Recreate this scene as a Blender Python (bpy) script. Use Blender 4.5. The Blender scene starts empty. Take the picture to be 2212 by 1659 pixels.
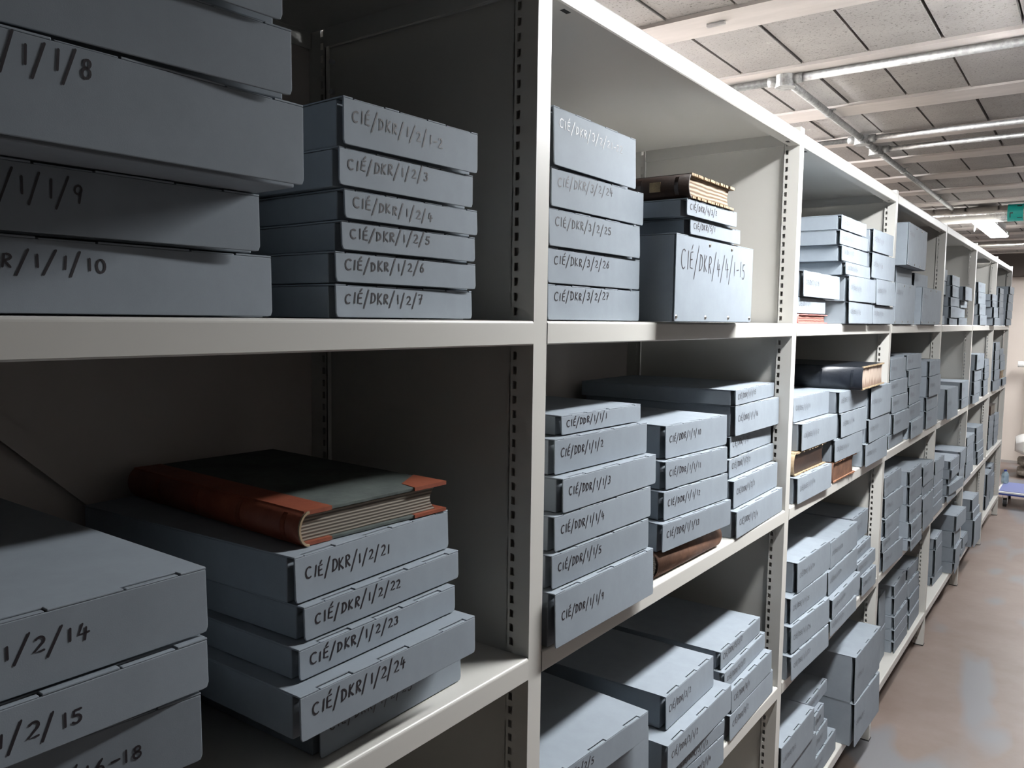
import bpy, bmesh, math, random
from mathutils import Vector, Matrix
random.seed(7)
C = bpy.context.scene.collection
SC = bpy.context.scene
PI = math.pi
L = 1.2                    # bay pitch
PW = 0.034                 # width of an upright
LEV = [2.1698, 1.6718, 1.1688, 0.6749, 0.1802]
LIP = 0.035
DEPTH = 0.49
CEIL = 2.515

# ------------------------------------------------------------------ materials
def mat(name, col, rough=0.5, metal=0.0, spec=0.5):
    m = bpy.data.materials.new(name); m.use_nodes = True
    b = m.node_tree.nodes['Principled BSDF']
    b.inputs['Base Color'].default_value = (*col, 1)
    b.inputs['Roughness'].default_value = rough
    b.inputs['Metallic'].default_value = metal
    b.inputs['Specular IOR Level'].default_value = spec
    return m
def nodes(m): return m.node_tree.nodes, m.node_tree.links, m.node_tree.nodes['Principled BSDF']
def noise_col(m, stops, scale=8, detail=4, rough=0.6, dist=0.0, vec=None, rnd=0.0):
    n, l, b = nodes(m)
    tc = n.new('ShaderNodeTexCoord'); nz = n.new('ShaderNodeTexNoise'); cr = n.new('ShaderNodeValToRGB')
    nz.inputs['Scale'].default_value = scale; nz.inputs['Detail'].default_value = detail
    nz.inputs['Roughness'].default_value = rough; nz.inputs['Distortion'].default_value = dist
    if vec:
        mp = n.new('ShaderNodeMapping'); mp.inputs['Scale'].default_value = vec
        l.new(tc.outputs['Object'], mp.inputs['Vector']); l.new(mp.outputs['Vector'], nz.inputs['Vector'])
    else: l.new(tc.outputs['Object'], nz.inputs['Vector'])
    el = cr.color_ramp.elements
    while len(el) < len(stops): el.new(0.5)
    for e, (p, c) in zip(el, stops): e.position = p; e.color = (*c, 1)
    l.new(nz.outputs['Fac'], cr.inputs['Fac'])
    out = cr.outputs['Color']
    if rnd:
        oi = n.new('ShaderNodeObjectInfo'); mr = n.new('ShaderNodeMapRange'); hs = n.new('ShaderNodeHueSaturation')
        mr.inputs['To Min'].default_value = 1 - rnd; mr.inputs['To Max'].default_value = 1 + rnd
        l.new(oi.outputs['Random'], mr.inputs['Value']); l.new(mr.outputs['Result'], hs.inputs['Value'])
        l.new(out, hs.inputs['Color']); out = hs.outputs['Color']
    l.new(out, b.inputs['Base Color'])
    return nz, cr, tc
def bump(m, scale, strength, dist=0.002, detail=3, kind='ShaderNodeTexNoise'):
    n, l, b = nodes(m)
    tc = n.new('ShaderNodeTexCoord'); nz = n.new(kind); bp = n.new('ShaderNodeBump')
    nz.inputs['Scale'].default_value = scale
    if 'Detail' in nz.inputs: nz.inputs['Detail'].default_value = detail
    bp.inputs['Strength'].default_value = strength; bp.inputs['Distance'].default_value = dist
    l.new(tc.outputs['Object'], nz.inputs['Vector'])
    l.new(nz.outputs['Fac' if 'Fac' in nz.outputs else 'Distance'], bp.inputs['Height'])
    l.new(bp.outputs['Normal'], b.inputs['Normal'])

M = {}
M['steel'] = mat('cream powder coated steel', (.60, .585, .545), .38)
bump(M['steel'], 350, .05, .0005)
M['panel'] = mat('cream sheet steel panel', (.58, .565, .525), .33)
M['back'] = mat('brown sheet steel back', (.62, .56, .52), .5)
M['hole'] = mat('painted slot shade', (.012, .012, .012), .7)  # paints the darkness inside the open slots under the top shelf
M['zinc'] = mat('zinc plated steel', (.62, .63, .65), .3, 1.0)
CARD = (.272, .308, .345)
def cardmat(name, k, rnd=.07):
    m = mat(name, CARD, .68, spec=.22)
    a = tuple(c*k*.94 for c in CARD); b = tuple(c*k*1.05 for c in CARD)
    noise_col(m, [(.3, a), (.7, b)], 22, 5, .65, rnd=rnd); bump(m, 900, .12, .0004)
    return m
M['card'] = cardmat('grey blue archival board', 1.0)
M['cardlid'] = cardmat('grey blue archival board lid', 1.03)
M['ink'] = mat('black marker ink', (.022, .017, .022), .42, spec=.5)
M['brass'] = mat('nickel rivet', (.75, .72, .66), .3, 1.0)
def leather(name, a, b, rough=.55, scale=18):
    m = mat(name, a, rough); noise_col(m, [(.32, a), (.68, b)], scale, 8, .7); bump(m, 160, .35, .001, 6); return m
M['redleather'] = leather('worn red leather', (.20, .045, .022), (.31, .085, .04))
M['greencloth'] = leather('grey green cloth', (.05, .062, .058), (.10, .12, .11), .8)
M['darkleather'] = leather('dark brown leather', (.022, .014, .011), (.055, .03, .02), .42)
M['tornleather'] = leather('flaking brown leather', (.085, .04, .024), (.20, .10, .06), .7, 30)
M['tornedge'] = leather('torn leather edge', (.30, .13, .07), (.42, .22, .13), .85, 40)
M['blackleather'] = leather('black blue leather', (.008, .011, .017), (.02, .024, .032), .34)
M['worn'] = leather('bare board edge', (.28, .20, .12), (.50, .38, .24), .85, 60)
M['gold'] = leather('faded gilt', (.18, .12, .05), (.32, .22, .10), .5, 80)
M['pink'] = leather('faded red cover', (.42, .13, .12), (.55, .22, .19), .6, 40)
def pages(name, a, b, freq=420, vec=(1, 1, 1), dist=1.5):
    m = mat(name, a, .8); n, l, bs = nodes(m)
    tc = n.new('ShaderNodeTexCoord'); wv = n.new('ShaderNodeTexWave'); cr = n.new('ShaderNodeValToRGB'); mp = n.new('ShaderNodeMapping')
    wv.bands_direction = 'Z'; wv.inputs['Scale'].default_value = freq/20; wv.inputs['Distortion'].default_value = dist
    wv.inputs['Detail'].default_value = 3; wv.inputs['Detail Scale'].default_value = 1.2
    mp.inputs['Scale'].default_value = vec
    l.new(tc.outputs['Object'], mp.inputs['Vector']); l.new(mp.outputs['Vector'], wv.inputs['Vector'])
    cr.color_ramp.elements[0].position = .15; cr.color_ramp.elements[1].position = .8
    cr.color_ramp.elements[0].color = (*a, 1); cr.color_ramp.elements[1].color = (*b, 1)
    l.new(wv.outputs['Fac'], cr.inputs['Fac']); l.new(cr.outputs['Color'], bs.inputs['Base Color'])
    bp = n.new('ShaderNodeBump'); bp.inputs['Strength'].default_value = .6; bp.inputs['Distance'].default_value = .001
    l.new(wv.outputs['Fac'], bp.inputs['Height']); l.new(bp.outputs['Normal'], bs.inputs['Normal'])
    return m
M['pages'] = pages('aged paper edges', (.16, .10, .06), (.46, .35, .24), 900, (.3, .3, 1), 2.5)
M['pagesgrey'] = pages('dusty paper edges', (.13, .11, .09), (.30, .26, .21), 1600, (.2, .2, 1), 1.2)
M['pagespale'] = pages('stained paper edges', (.30, .20, .15), (.56, .45, .37), 500, (1, 3, .15), 3)
M['pagesred'] = pages('red sprinkled paper edges', (.16, .06, .05), (.42, .18, .14), 900, (.5, .5, 1), 2)

M['block'] = mat('grey concrete block', (.33, .30, .285), .95)
n, l, b = nodes(M['block'])
tc = n.new('ShaderNodeTexCoord'); n1 = n.new('ShaderNodeTexNoise'); n2 = n.new('ShaderNodeTexNoise'); n3 = n.new('ShaderNodeTexNoise')
n1.inputs['Scale'].default_value = 130; n1.inputs['Detail'].default_value = 6; n1.inputs['Roughness'].default_value = .75
n2.inputs['Scale'].default_value = 5; n2.inputs['Detail'].default_value = 5
n3.inputs['Scale'].default_value = 9; n3.inputs['Detail'].default_value = 8; n3.inputs['Roughness'].default_value = .8
for q in (n1, n2, n3): l.new(tc.outputs['Object'], q.inputs['Vector'])
c1 = n.new('ShaderNodeValToRGB'); c2 = n.new('ShaderNodeValToRGB'); c3 = n.new('ShaderNodeValToRGB')
for e, (p, c) in zip(c1.color_ramp.elements, [(.35, (.07, .065, .06)), (.44, (.305, .288, .278))]): e.position = p; e.color = (*c, 1)
for e, (p, c) in zip(c2.color_ramp.elements, [(.3, (.82, .8, .8)), (.75, (1.12, 1.1, 1.08))]): e.position = p; e.color = (*c, 1)
for e, (p, c) in zip(c3.color_ramp.elements, [(.64, (0, 0, 0)), (.70, (1, 1, 1))]): e.position = p; e.color = (*c, 1)
l.new(n1.outputs['Fac'], c1.inputs['Fac']); l.new(n2.outputs['Fac'], c2.inputs['Fac']); l.new(n3.outputs['Fac'], c3.inputs['Fac'])
mx = n.new('ShaderNodeMix'); mx.data_type = 'RGBA'; mx.blend_type = 'MULTIPLY'; mx.inputs['Factor'].default_value = 1
l.new(c1.outputs['Color'], mx.inputs['A']); l.new(c2.outputs['Color'], mx.inputs['B'])
mx2 = n.new('ShaderNodeMix'); mx2.data_type = 'RGBA'; mx2.inputs['B'].default_value = (.60, .56, .53, 1)
l.new(c3.outputs['Color'], mx2.inputs['Factor']); l.new(mx.outputs['Result'], mx2.inputs['A'])
l.new(mx2.outputs['Result'], b.inputs['Base Color'])
bp = n.new('ShaderNodeBump'); bp.inputs['Strength'].default_value = .7; bp.inputs['Distance'].default_value = .003
l.new(n1.outputs['Fac'], bp.inputs['Height']); l.new(bp.outputs['Normal'], b.inputs['Normal'])
M['beam'] = mat('smooth concrete beam', (.50, .45, .42), .85)
noise_col(M['beam'], [(.3, (.44, .40, .375)), (.7, (.54, .49, .46))], 4, 6, .6, vec=(1, 4, 1)); bump(M['beam'], 120, .15, .001)
M['galv'] = mat('galvanised steel', (.38, .38, .38), .5, .6); noise_col(M['galv'], [(.4, (.29, .29, .285)), (.6, (.43, .43, .425))], 60, 4)
M['foil'] = mat('aluminium foil lagging', (.72, .70, .67), .22, 1.0); bump(M['foil'], 28, .5, .006, 5)
M['teal'] = mat('teal tape', (.0, .23, .20), .45)
M['black'] = mat('black plastic', (.015, .015, .016), .5)
M['white'] = mat('white plastic', (.75, .75, .74), .4)
def glow(name, k):
    m = bpy.data.materials.new(name); m.use_nodes = True
    b = m.node_tree.nodes['Principled BSDF']; b.inputs['Base Color'].default_value = (.9, .9, .9, 1)
    b.inputs['Emission Color'].default_value = (.97, .985, 1, 1); b.inputs['Emission Strength'].default_value = k
    return m
M['floor'] = mat('worn painted concrete floor', (.3, .24, .21), .42)
n, l, b = nodes(M['floor'])
tc = n.new('ShaderNodeTexCoord'); mp = n.new('ShaderNodeMapping'); mp.inputs['Scale'].default_value = (2.2, .9, 1); mp.inputs['Location'].default_value = (3.1, 1.7, 0)
n1 = n.new('ShaderNodeTexNoise'); n1.inputs['Scale'].default_value = 1.5; n1.inputs['Detail'].default_value = 2; n1.inputs['Roughness'].default_value = .35; n1.inputs['Distortion'].default_value = .5
n2 = n.new('ShaderNodeTexNoise'); n2.inputs['Scale'].default_value = 3; n2.inputs['Detail'].default_value = 8; n2.inputs['Roughness'].default_value = .65
n3 = n.new('ShaderNodeTexNoise'); n3.inputs['Scale'].default_value = 6; n3.inputs['Detail'].default_value = 10; n3.inputs['Roughness'].default_value = .7
l.new(tc.outputs['Object'], mp.inputs['Vector']); l.new(mp.outputs['Vector'], n1.inputs['Vector'])
l.new(tc.outputs['Object'], n2.inputs['Vector']); l.new(tc.outputs['Object'], n3.inputs['Vector'])
c1 = n.new('ShaderNodeValToRGB'); c2 = n.new('ShaderNodeValToRGB'); c3 = n.new('ShaderNodeValToRGB')
for e, (p, c) in zip(c1.color_ramp.elements, [(.53, (0, 0, 0)), (.62, (1, 1, 1))]): e.position = p; e.color = (*c, 1)
for e, (p, c) in zip(c2.color_ramp.elements, [(.3, (.205, .15, .125)), (.7, (.275, .215, .19))]): e.position = p; e.color = (*c, 1)
for e, (p, c) in zip(c3.color_ramp.elements, [(.66, (0, 0, 0)), (.74, (1, 1, 1))]): e.position = p; e.color = (*c, 1)
l.new(n1.outputs['Fac'], c1.inputs['Fac']); l.new(n2.outputs['Fac'], c2.inputs['Fac']); l.new(n3.outputs['Fac'], c3.inputs['Fac'])
mx = n.new('ShaderNodeMix'); mx.data_type = 'RGBA'; mx.inputs['B'].default_value = (.225, .22, .232, 1)
l.new(c1.outputs['Color'], mx.inputs['Factor']); l.new(c2.outputs['Color'], mx.inputs['A'])
mx2 = n.new('ShaderNodeMix'); mx2.data_type = 'RGBA'; mx2.inputs['B'].default_value = (.36, .29, .24, 1)
ml = n.new('ShaderNodeMath'); ml.operation = 'MULTIPLY'; ml.inputs[1].default_value = .6
l.new(c3.outputs['Color'], ml.inputs[0]); l.new(ml.outputs[0], mx2.inputs['Factor']); l.new(mx.outputs['Result'], mx2.inputs['A'])
l.new(mx2.outputs['Result'], b.inputs['Base Color'])
M['wall'] = mat('pale painted wall', (.63, .56, .50), .8); noise_col(M['wall'], [(.3, (.60, .53, .475)), (.7, (.66, .59, .53))], 1.2, 4)
M['shade'] = mat('dark grey paint', (.11, .105, .10), .8)
M['dark'] = mat('dark brown finish', (.055, .042, .035), .7)
M['skirt'] = mat('grey skirting with painted shadow', (.34, .31, .29), .6)
M['blue'] = mat('blue deck mat', (.16, .19, .40), .55); M['bluedge'] = mat('blue rubber edge', (.03, .055, .26), .5)
M['sackwhite'] = mat('white woven sack', (.72, .71, .69), .7); bump(M['sackwhite'], 260, .4, .002)
M['sackgrey'] = mat('grey brown sack', (.30, .27, .23), .8); noise_col(M['sackgrey'], [(.35, (.14, .12, .10)), (.6, (.42, .38, .33))], 14, 5); bump(M['sackgrey'], 200, .4, .002)
M['sackink'] = mat('green black print', (.03, .05, .035), .6)
M['bottle'] = mat('pale blue clear plastic', (.55, .75, .85), .12)
M['bottle'].node_tree.nodes['Principled BSDF'].inputs['Transmission Weight'].default_value = .7

# ------------------------------------------------------------------ mesh helpers
class MB:
    def __init__(s): s.v = []; s.f = []; s.m = []
    def add(s, vs, fs, mi=0):
        o = len(s.v); s.v += [tuple(v) for v in vs]; s.f += [tuple(i + o for i in f) for f in fs]; s.m += [mi]*len(fs)
    def box(s, x0, x1, y0, y1, z0, z1, mi=0):
        s.add([(x0, y0, z0), (x1, y0, z0), (x1, y1, z0), (x0, y1, z0), (x0, y0, z1), (x1, y0, z1), (x1, y1, z1), (x0, y1, z1)],
              [(0, 3, 2, 1), (4, 5, 6, 7), (0, 1, 5, 4), (1, 2, 6, 5), (2, 3, 7, 6), (3, 0, 4, 7)], mi)
    def prism(s, poly, a, b, axis='y', mi=0):
        # poly: 2-D outline; axis y -> (x, z), axis z -> (x, y), axis x -> (y, z)
        n = len(poly)
        def P(p, t): return (p[0], t, p[1]) if axis == 'y' else (p[0], p[1], t) if axis == 'z' else (t, p[0], p[1])
        s.add([P(p, a) for p in poly] + [P(p, b) for p in poly],
              [tuple(range(n)), tuple(range(2*n - 1, n - 1, -1))] + [(i, i + n, (i + 1) % n + n, (i + 1) % n) for i in range(n)], mi)
    def tube(s, p0, p1, r, seg=12, mi=0, caps=True, r2=None):
        p0 = Vector(p0); p1 = Vector(p1); d = (p1 - p0).normalized(); r2 = r if r2 is None else r2
        a = d.orthogonal().normalized(); c = d.cross(a)
        vs = [p0 + (a*math.cos(t) + c*math.sin(t))*r for t in [2*PI*i/seg for i in range(seg)]]
        vs += [p1 + (a*math.cos(t) + c*math.sin(t))*r2 for t in [2*PI*i/seg for i in range(seg)]]
        fs = [(i, (i + 1) % seg, (i + 1) % seg + seg, i + seg) for i in range(seg)]
        if caps: fs += [tuple(range(seg - 1, -1, -1)), tuple(range(seg, 2*seg))]
        s.add(vs, fs, mi)
    def build(s, name, m, parent=None, smooth=False, bevel=0, loc=None, rot=None, mats=None):
        me = bpy.data.meshes.new(name); me.from_pydata(s.v, [], s.f)
        bm = bmesh.new(); bm.from_mesh(me); bmesh.ops.recalc_face_normals(bm, faces=bm.faces[:]); bm.to_mesh(me); bm.free()
        for q in ([m] if mats is None else mats): me.materials.append(q)
        if mats is not None: me.polygons.foreach_set('material_index', s.m)
        if smooth: me.polygons.foreach_set('use_smooth', [True]*len(me.polygons))
        o = bpy.data.objects.new(name, me); C.objects.link(o)
        if loc: o.location = loc
        if rot: o.rotation_euler = rot
        if parent: o.parent = parent
        if bevel:
            bv = o.modifiers.new('bevel', 'BEVEL'); bv.width = bevel; bv.segments = 2; bv.limit_method = 'ANGLE'; bv.angle_limit = .9
        return o
def tag(o, label=None, cat=None, group=None, kind=None):
    if label: o['label'] = label
    if cat: o['category'] = cat
    if group: o['group'] = group
    if kind: o['kind'] = kind
    return o
def empty(name, loc=(0, 0, 0), rz=0):
    o = bpy.data.objects.new(name, None); C.objects.link(o); o.location = loc; o.rotation_euler = (0, 0, rz); o.empty_display_size = .05
    return o

# ------------------------------------------------------------------ the room
X0, X1, Y0, Y1 = -2.3, 1.9, -2.6, 10.48
g = MB(); g.box(X0, X1, Y0, Y1, -.06, 0); tag(g.build('floor', M['floor']), kind='structure')
BY = [1.272 + .594*k for k in range(-7, 16)]
g = MB()
for k, y in enumerate(BY):
    ya, yb = y + .0775, y + .594 - .0775
    x = X0 + .07
    while x < X1:
        xb = min(x + .198, X1)
        dz = random.uniform(-.002, .002)
        g.box(x + random.uniform(0, .002), xb - random.uniform(0, .002), ya, min(yb, Y1), CEIL + .010 + dz, CEIL + .08)
        x += .205
g.box(X0, X1, Y0, Y1, CEIL + .08, CEIL + .14)
tag(g.build('ceiling', M['block']), kind='structure')
for k, y in enumerate(BY):
    if y > Y1 - .1: continue
    g = MB(); g.box(X0, X1, y - .0775, y + .0775, CEIL, CEIL + .085)
    tag(g.build('trim_%d' % (k + 1), M['beam']), kind='structure')
g = MB(); g.box(X0, X1, Y1, Y1 + .1, 0, CEIL + .14); tag(g.build('wall_back', M['wall']), kind='structure')
g = MB(); g.box(X0, X1, Y1 - .30, Y1 - .001, 2.255, CEIL - .001); tag(g.build('trim_31', M['dark']), kind='structure')  # dark brown band across the top of the end wall
g = MB(); g.box(X0, X1, Y1 - .016, Y1, 0, .03); tag(g.build('baseboard_back', M['skirt']), kind='structure')  # skirting strip, its grey also painting the thin shadow at the wall foot
g = MB(); g.box(X0 - .1, X0, Y0, Y1, 0, CEIL + .14); tag(g.build('wall_left', M['wall']), kind='structure')
g = MB(); g.box(X1, X1 + .1, Y0, Y1, 0, CEIL + .14); tag(g.build('wall_right', M['shade']), kind='structure')
g = MB(); g.box(X0, X1, Y0 - .1, Y0, 0, CEIL + .14); tag(g.build('wall_front', M['dark']), kind='structure')

# ------------------------------------------------------------------ shelving: seven bays in a row
def post_mesh(xf, sgn):
    # a folded upright; xf = outer face, sgn = -1 for the front post (body lies behind xf), +1 for the rear post
    g = MB(); w = PW; d = .042; t = .0014; top = LEV[0] + .012
    X = lambda a: xf + sgn*a
    def bx(a, b, y0, y1, z0, z1): g.box(min(X(a), X(b)), max(X(a), X(b)), y0, y1, z0, z1)
    bx(0, t, 0, w, .004, top)                                   # face
    for y0 in (0, w - t):
        bx(t, .0295, y0, y0 + t, .004, top); bx(.0365, d, y0, y0 + t, .004, top)
        z = .03; p = .0217
        bx(.0295, .0365, y0, y0 + t, .004, z)
        while z + p < top:
            bx(.0295, .0365, y0, y0 + t, z + .0118, z + p); z += p
        bx(.0295, .0365, y0, y0 + t, z, top)
    bx(d - t, d, 0, .010, .004, top); bx(d - t, d, w - .010, w, .004, top)
    return g
def frame_parts(root):
    post_mesh(.0, -1).build('front_post', M['steel'], root)
    post_mesh(-DEPTH, 1).build('rear_post', M['steel'], root)
    g = MB(); g.box(-DEPTH + .036, -.036, .0115, .0135, .09, LEV[0] - .03); 
    g.box(-DEPTH + .036, -.036, .008, .018, LEV[0] - .031, LEV[0] - .028); g.build('end_panel', M['panel'], root)
    for x in (-.044, -DEPTH - .002):
        g = MB(); g.box(x, x + .046, -.003, PW + .003, 0, .004); g.build('foot_plate', M['black'], root)
def shelf(root, z, top=False):
    g = MB()
    arc = [(-.0035 + .0045*math.sin(a), -.0045 + .0045*math.cos(a)) for a in (0, .4, .8, 1.2, PI/2)]
    arc = [(x, zz) for x, zz in arc]
    low = [(.001, -LIP + .002), (-.001, -LIP)]
    inner = [(-.028, -LIP), (-.028, -LIP + .0015), (-.0008, -LIP + .0018), (-.0008, -.005), (-.004, -.0018)]
    poly = [(-DEPTH + .003, 0)] + arc + low + inner + [(-DEPTH + .006, -.0018), (-DEPTH + .006, -.030), (-DEPTH + .003, -.030)]
    y0, y1 = PW + .0012, L - .0015
    g.prism([(x, z + q) for x, q in poly], y0, y1)
    for ya in (y0, y1 - .0015): g.box(-DEPTH + .045, -.044, ya, ya + .0015, z - .033, z - .0012)
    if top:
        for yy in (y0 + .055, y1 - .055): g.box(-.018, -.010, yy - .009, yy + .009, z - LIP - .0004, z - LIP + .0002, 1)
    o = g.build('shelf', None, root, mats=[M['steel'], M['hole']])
    return o
BAYLAB = ['nearest shelving bay in deep shadow, at the left of the photo',
          'brightly lit second shelving bay, between the nearest full-height upright and the next',
          'third shelving bay along, holding the big black ledger',
          'fourth shelving bay along, with a tall box right under its top',
          'fifth shelving bay along, with an almost empty second shelf',
          'sixth shelving bay along, last but one before the row ends',
          'last shelving bay, at the far end of the row by the blue trolley']
for k in range(7):
    y0 = (k - 1)*L
    r = empty('shelving_bay', (0, y0, 0)); tag(r, BAYLAB[k], 'shelving', 'steel shelving bays in one row')
    frame_parts(r)
    for i in range(5): shelf(r, LEV[i], i == 0)
    g = MB(); g.box(-DEPTH - .003, -DEPTH - .001, .0001, L - .0001, .02, LEV[0] + .004); g.build('back_panel', M['back'], r)
    if k == 0:
        g = MB()
        a = Vector((-DEPTH + .010, .675, 1.533)); d = Vector((0, .12, -.117)).normalized(); p = a - d*.5; q = a + d*.45; nn = Vector((0, d.z, -d.y))*.013
        for X in ((0, .003),):
            vs = [Vector((v.x + X[j], v.y, v.z)) for j in (0, 1) for v in (p - nn, q - nn, q + nn, p + nn)]
            g.add(vs, [(0, 1, 2, 3), (7, 6, 5, 4), (0, 4, 5, 1), (1, 5, 6, 2), (2, 6, 7, 3), (3, 7, 4, 0)])
        g.build('diagonal_brace', M['back'], r)
        for (yy, zz) in ((L - .004, LEV[0] - .06), (L - .004, LEV[0] - .11)):
            g = MB(); g.tube((-DEPTH + .060, yy, zz), (-DEPTH + .060, yy + .006, zz), .005, 8); g.build('bolt', M['zinc'], r)
    if k == 6:                                                    # closing frame at the far end
        e = empty('shelf_end_frame', (0, y0 + L, 0)); tag(e, 'end frame of uprights and panel closing the far end of the shelving row', 'shelving end frame')
        frame_parts(e)

# ------------------------------------------------------------------ handwriting: strokes, unit cap height
def arc(cx, cy, rx, ry, a0, a1, n=9): return [(cx + rx*math.cos(math.radians(a0 + (a1 - a0)*i/n)), cy + ry*math.sin(math.radians(a0 + (a1 - a0)*i/n))) for i in range(n + 1)]
G = {
 'C': [arc(.42, .5, .36, .5, 55, 305, 12)], 'I': [[(.3, .02), (.32, .95)]],
 'É': [[(.5, .97), (.12, .93), (.1, .05), (.52, .0)], [(.1, .5), (.45, .53)], [(.28, 1.12), (.46, 1.38)]],
 'E': [[(.5, .97), (.12, .93), (.1, .05), (.52, .0)], [(.1, .5), (.45, .53)]],
 '/': [[(.0, -.42), (.52, 1.28)]], '-': [[(.08, .42), (.5, .46)]],
 'D': [[(.12, .98), (.1, .02)], [(.04, .96)] + arc(.14, .5, .44, .47, 75, -80, 9) + [(.05, .0)]],
 'K': [[(.12, 1), (.1, 0)], [(.52, .97), (.13, .45), (.56, .02)]],
 'R': [[(.12, 0), (.12, .96)] + arc(.2, .74, .32, .23, 80, -85, 7) + [(.15, .5), (.56, 0)]],
 'S': [arc(.32, .73, .24, .24, 50, 250, 8) + arc(.3, .26, .25, .25, 80, -150, 8)],
 'T': [[(.02, .96), (.58, .98)], [(.3, .97), (.3, 0)]], 'W': [[(.0, 1), (.15, .02), (.32, .6), (.48, .02), (.65, 1)]],
 '0': [arc(.3, .45, .24, .45, 100, 460, 14)], '1': [[(.28, .92), (.3, .08)]],
 '2': [arc(.3, .68, .22, .25, 150, -30, 8) + [(.08, .03), (.56, .05)]],
 '3': [arc(.26, .72, .22, .22, 140, -80, 8) + arc(.26, .26, .25, .25, 85, -140, 8)],
 '4': [[(.22, .95), (.08, .34), (.58, .38)], [(.42, .68), (.4, -.05)]],
 '5': [[(.52, .93), (.16, .92), (.12, .55)] + arc(.27, .29, .26, .28, 110, -140, 9)],
 '6': [[(.42, .95), (.16, .5)] + arc(.3, .25, .2, .24, 170, 520, 11)],
 '7': [[(.06, .9), (.52, .92), (.24, 0)], [(.18, .48), (.46, .52)]],
 '8': [arc(.3, .72, .18, .2, 270, -80, 11) + arc(.3, .25, .22, .25, 88, -265, 12)],
 '9': [arc(.3, .68, .2, .23, 0, 350, 11) + [(.48, .7), (.42, 0)]],
 'e': [[(.1, .3), (.5, .34)] + arc(.3, .3, .2, .28, 10, 300, 9)], 'd': [arc(.28, .28, .2, .27, 20, 380, 10), [(.5, 1), (.5, 0)]],
 'r': [[(.12, .6), (.12, 0)], arc(.3, .36, .18, .2, 170, 50, 5)], 'n': [[(.1, .6), (.1, 0)], [(.1, .35)] + arc(.3, .36, .19, .22, 160, 0, 6) + [(.5, 0)]],
}
def ribbon(g, pts, w, x):
    P = [Vector((0, a, b)) for a, b in pts]
    n = len(P); Ls = []; Rs = []
    for i in range(n):
        d = (P[min(i + 1, n - 1)] - P[max(i - 1, 0)]); d = d.normalized() if d.length > 1e-9 else Vector((0, 1, 0))
        nn = Vector((0, -d.z, d.y))*w*.5
        Ls.append(P[i] + nn); Rs.append(P[i] - nn)
    d0 = (P[1] - P[0]).normalized()*w*.45; d1 = (P[-1] - P[-2]).normalized()*w*.45
    vs = Ls + Rs + [P[0] - d0 + (Ls[0] - P[0])*.5, P[0] - d0 - (Ls[0] - P[0])*.5, P[-1] + d1 + (Ls[-1] - P[-1])*.5, P[-1] + d1 - (Ls[-1] - P[-1])*.5]
    fs = [(i, i + n, i + 1 + n, i + 1) for i in range(n - 1)] + [(0, 2*n, 2*n + 1, n), (n - 1, 2*n - 1, 2*n + 3, 2*n + 2)]
    g.add([(x, v.y, v.z) for v in vs], fs)
def writing(txt, y0, z0, cap, adv, pen, x=.0004, slant=.0, rise=0.0):
    g = MB(); y = y0; R = random.Random(txt)
    for ch in txt:
        a = adv*(1.0 if ch not in '1I-' else .78)
        sc = cap*R.uniform(.9, 1.1); dz = R.uniform(-.06, .06)*cap; sh = R.uniform(-.04, .08) + slant
        if ch in G:
            for st in G[ch]:
                ribbon(g, [(y + (px*.95 + pz*sh)*sc*(adv/(cap*.78)), z0 + dz + rise*(y - y0) + pz*sc) for px, pz in st], pen, x)
        y += a
    return g, y

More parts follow.
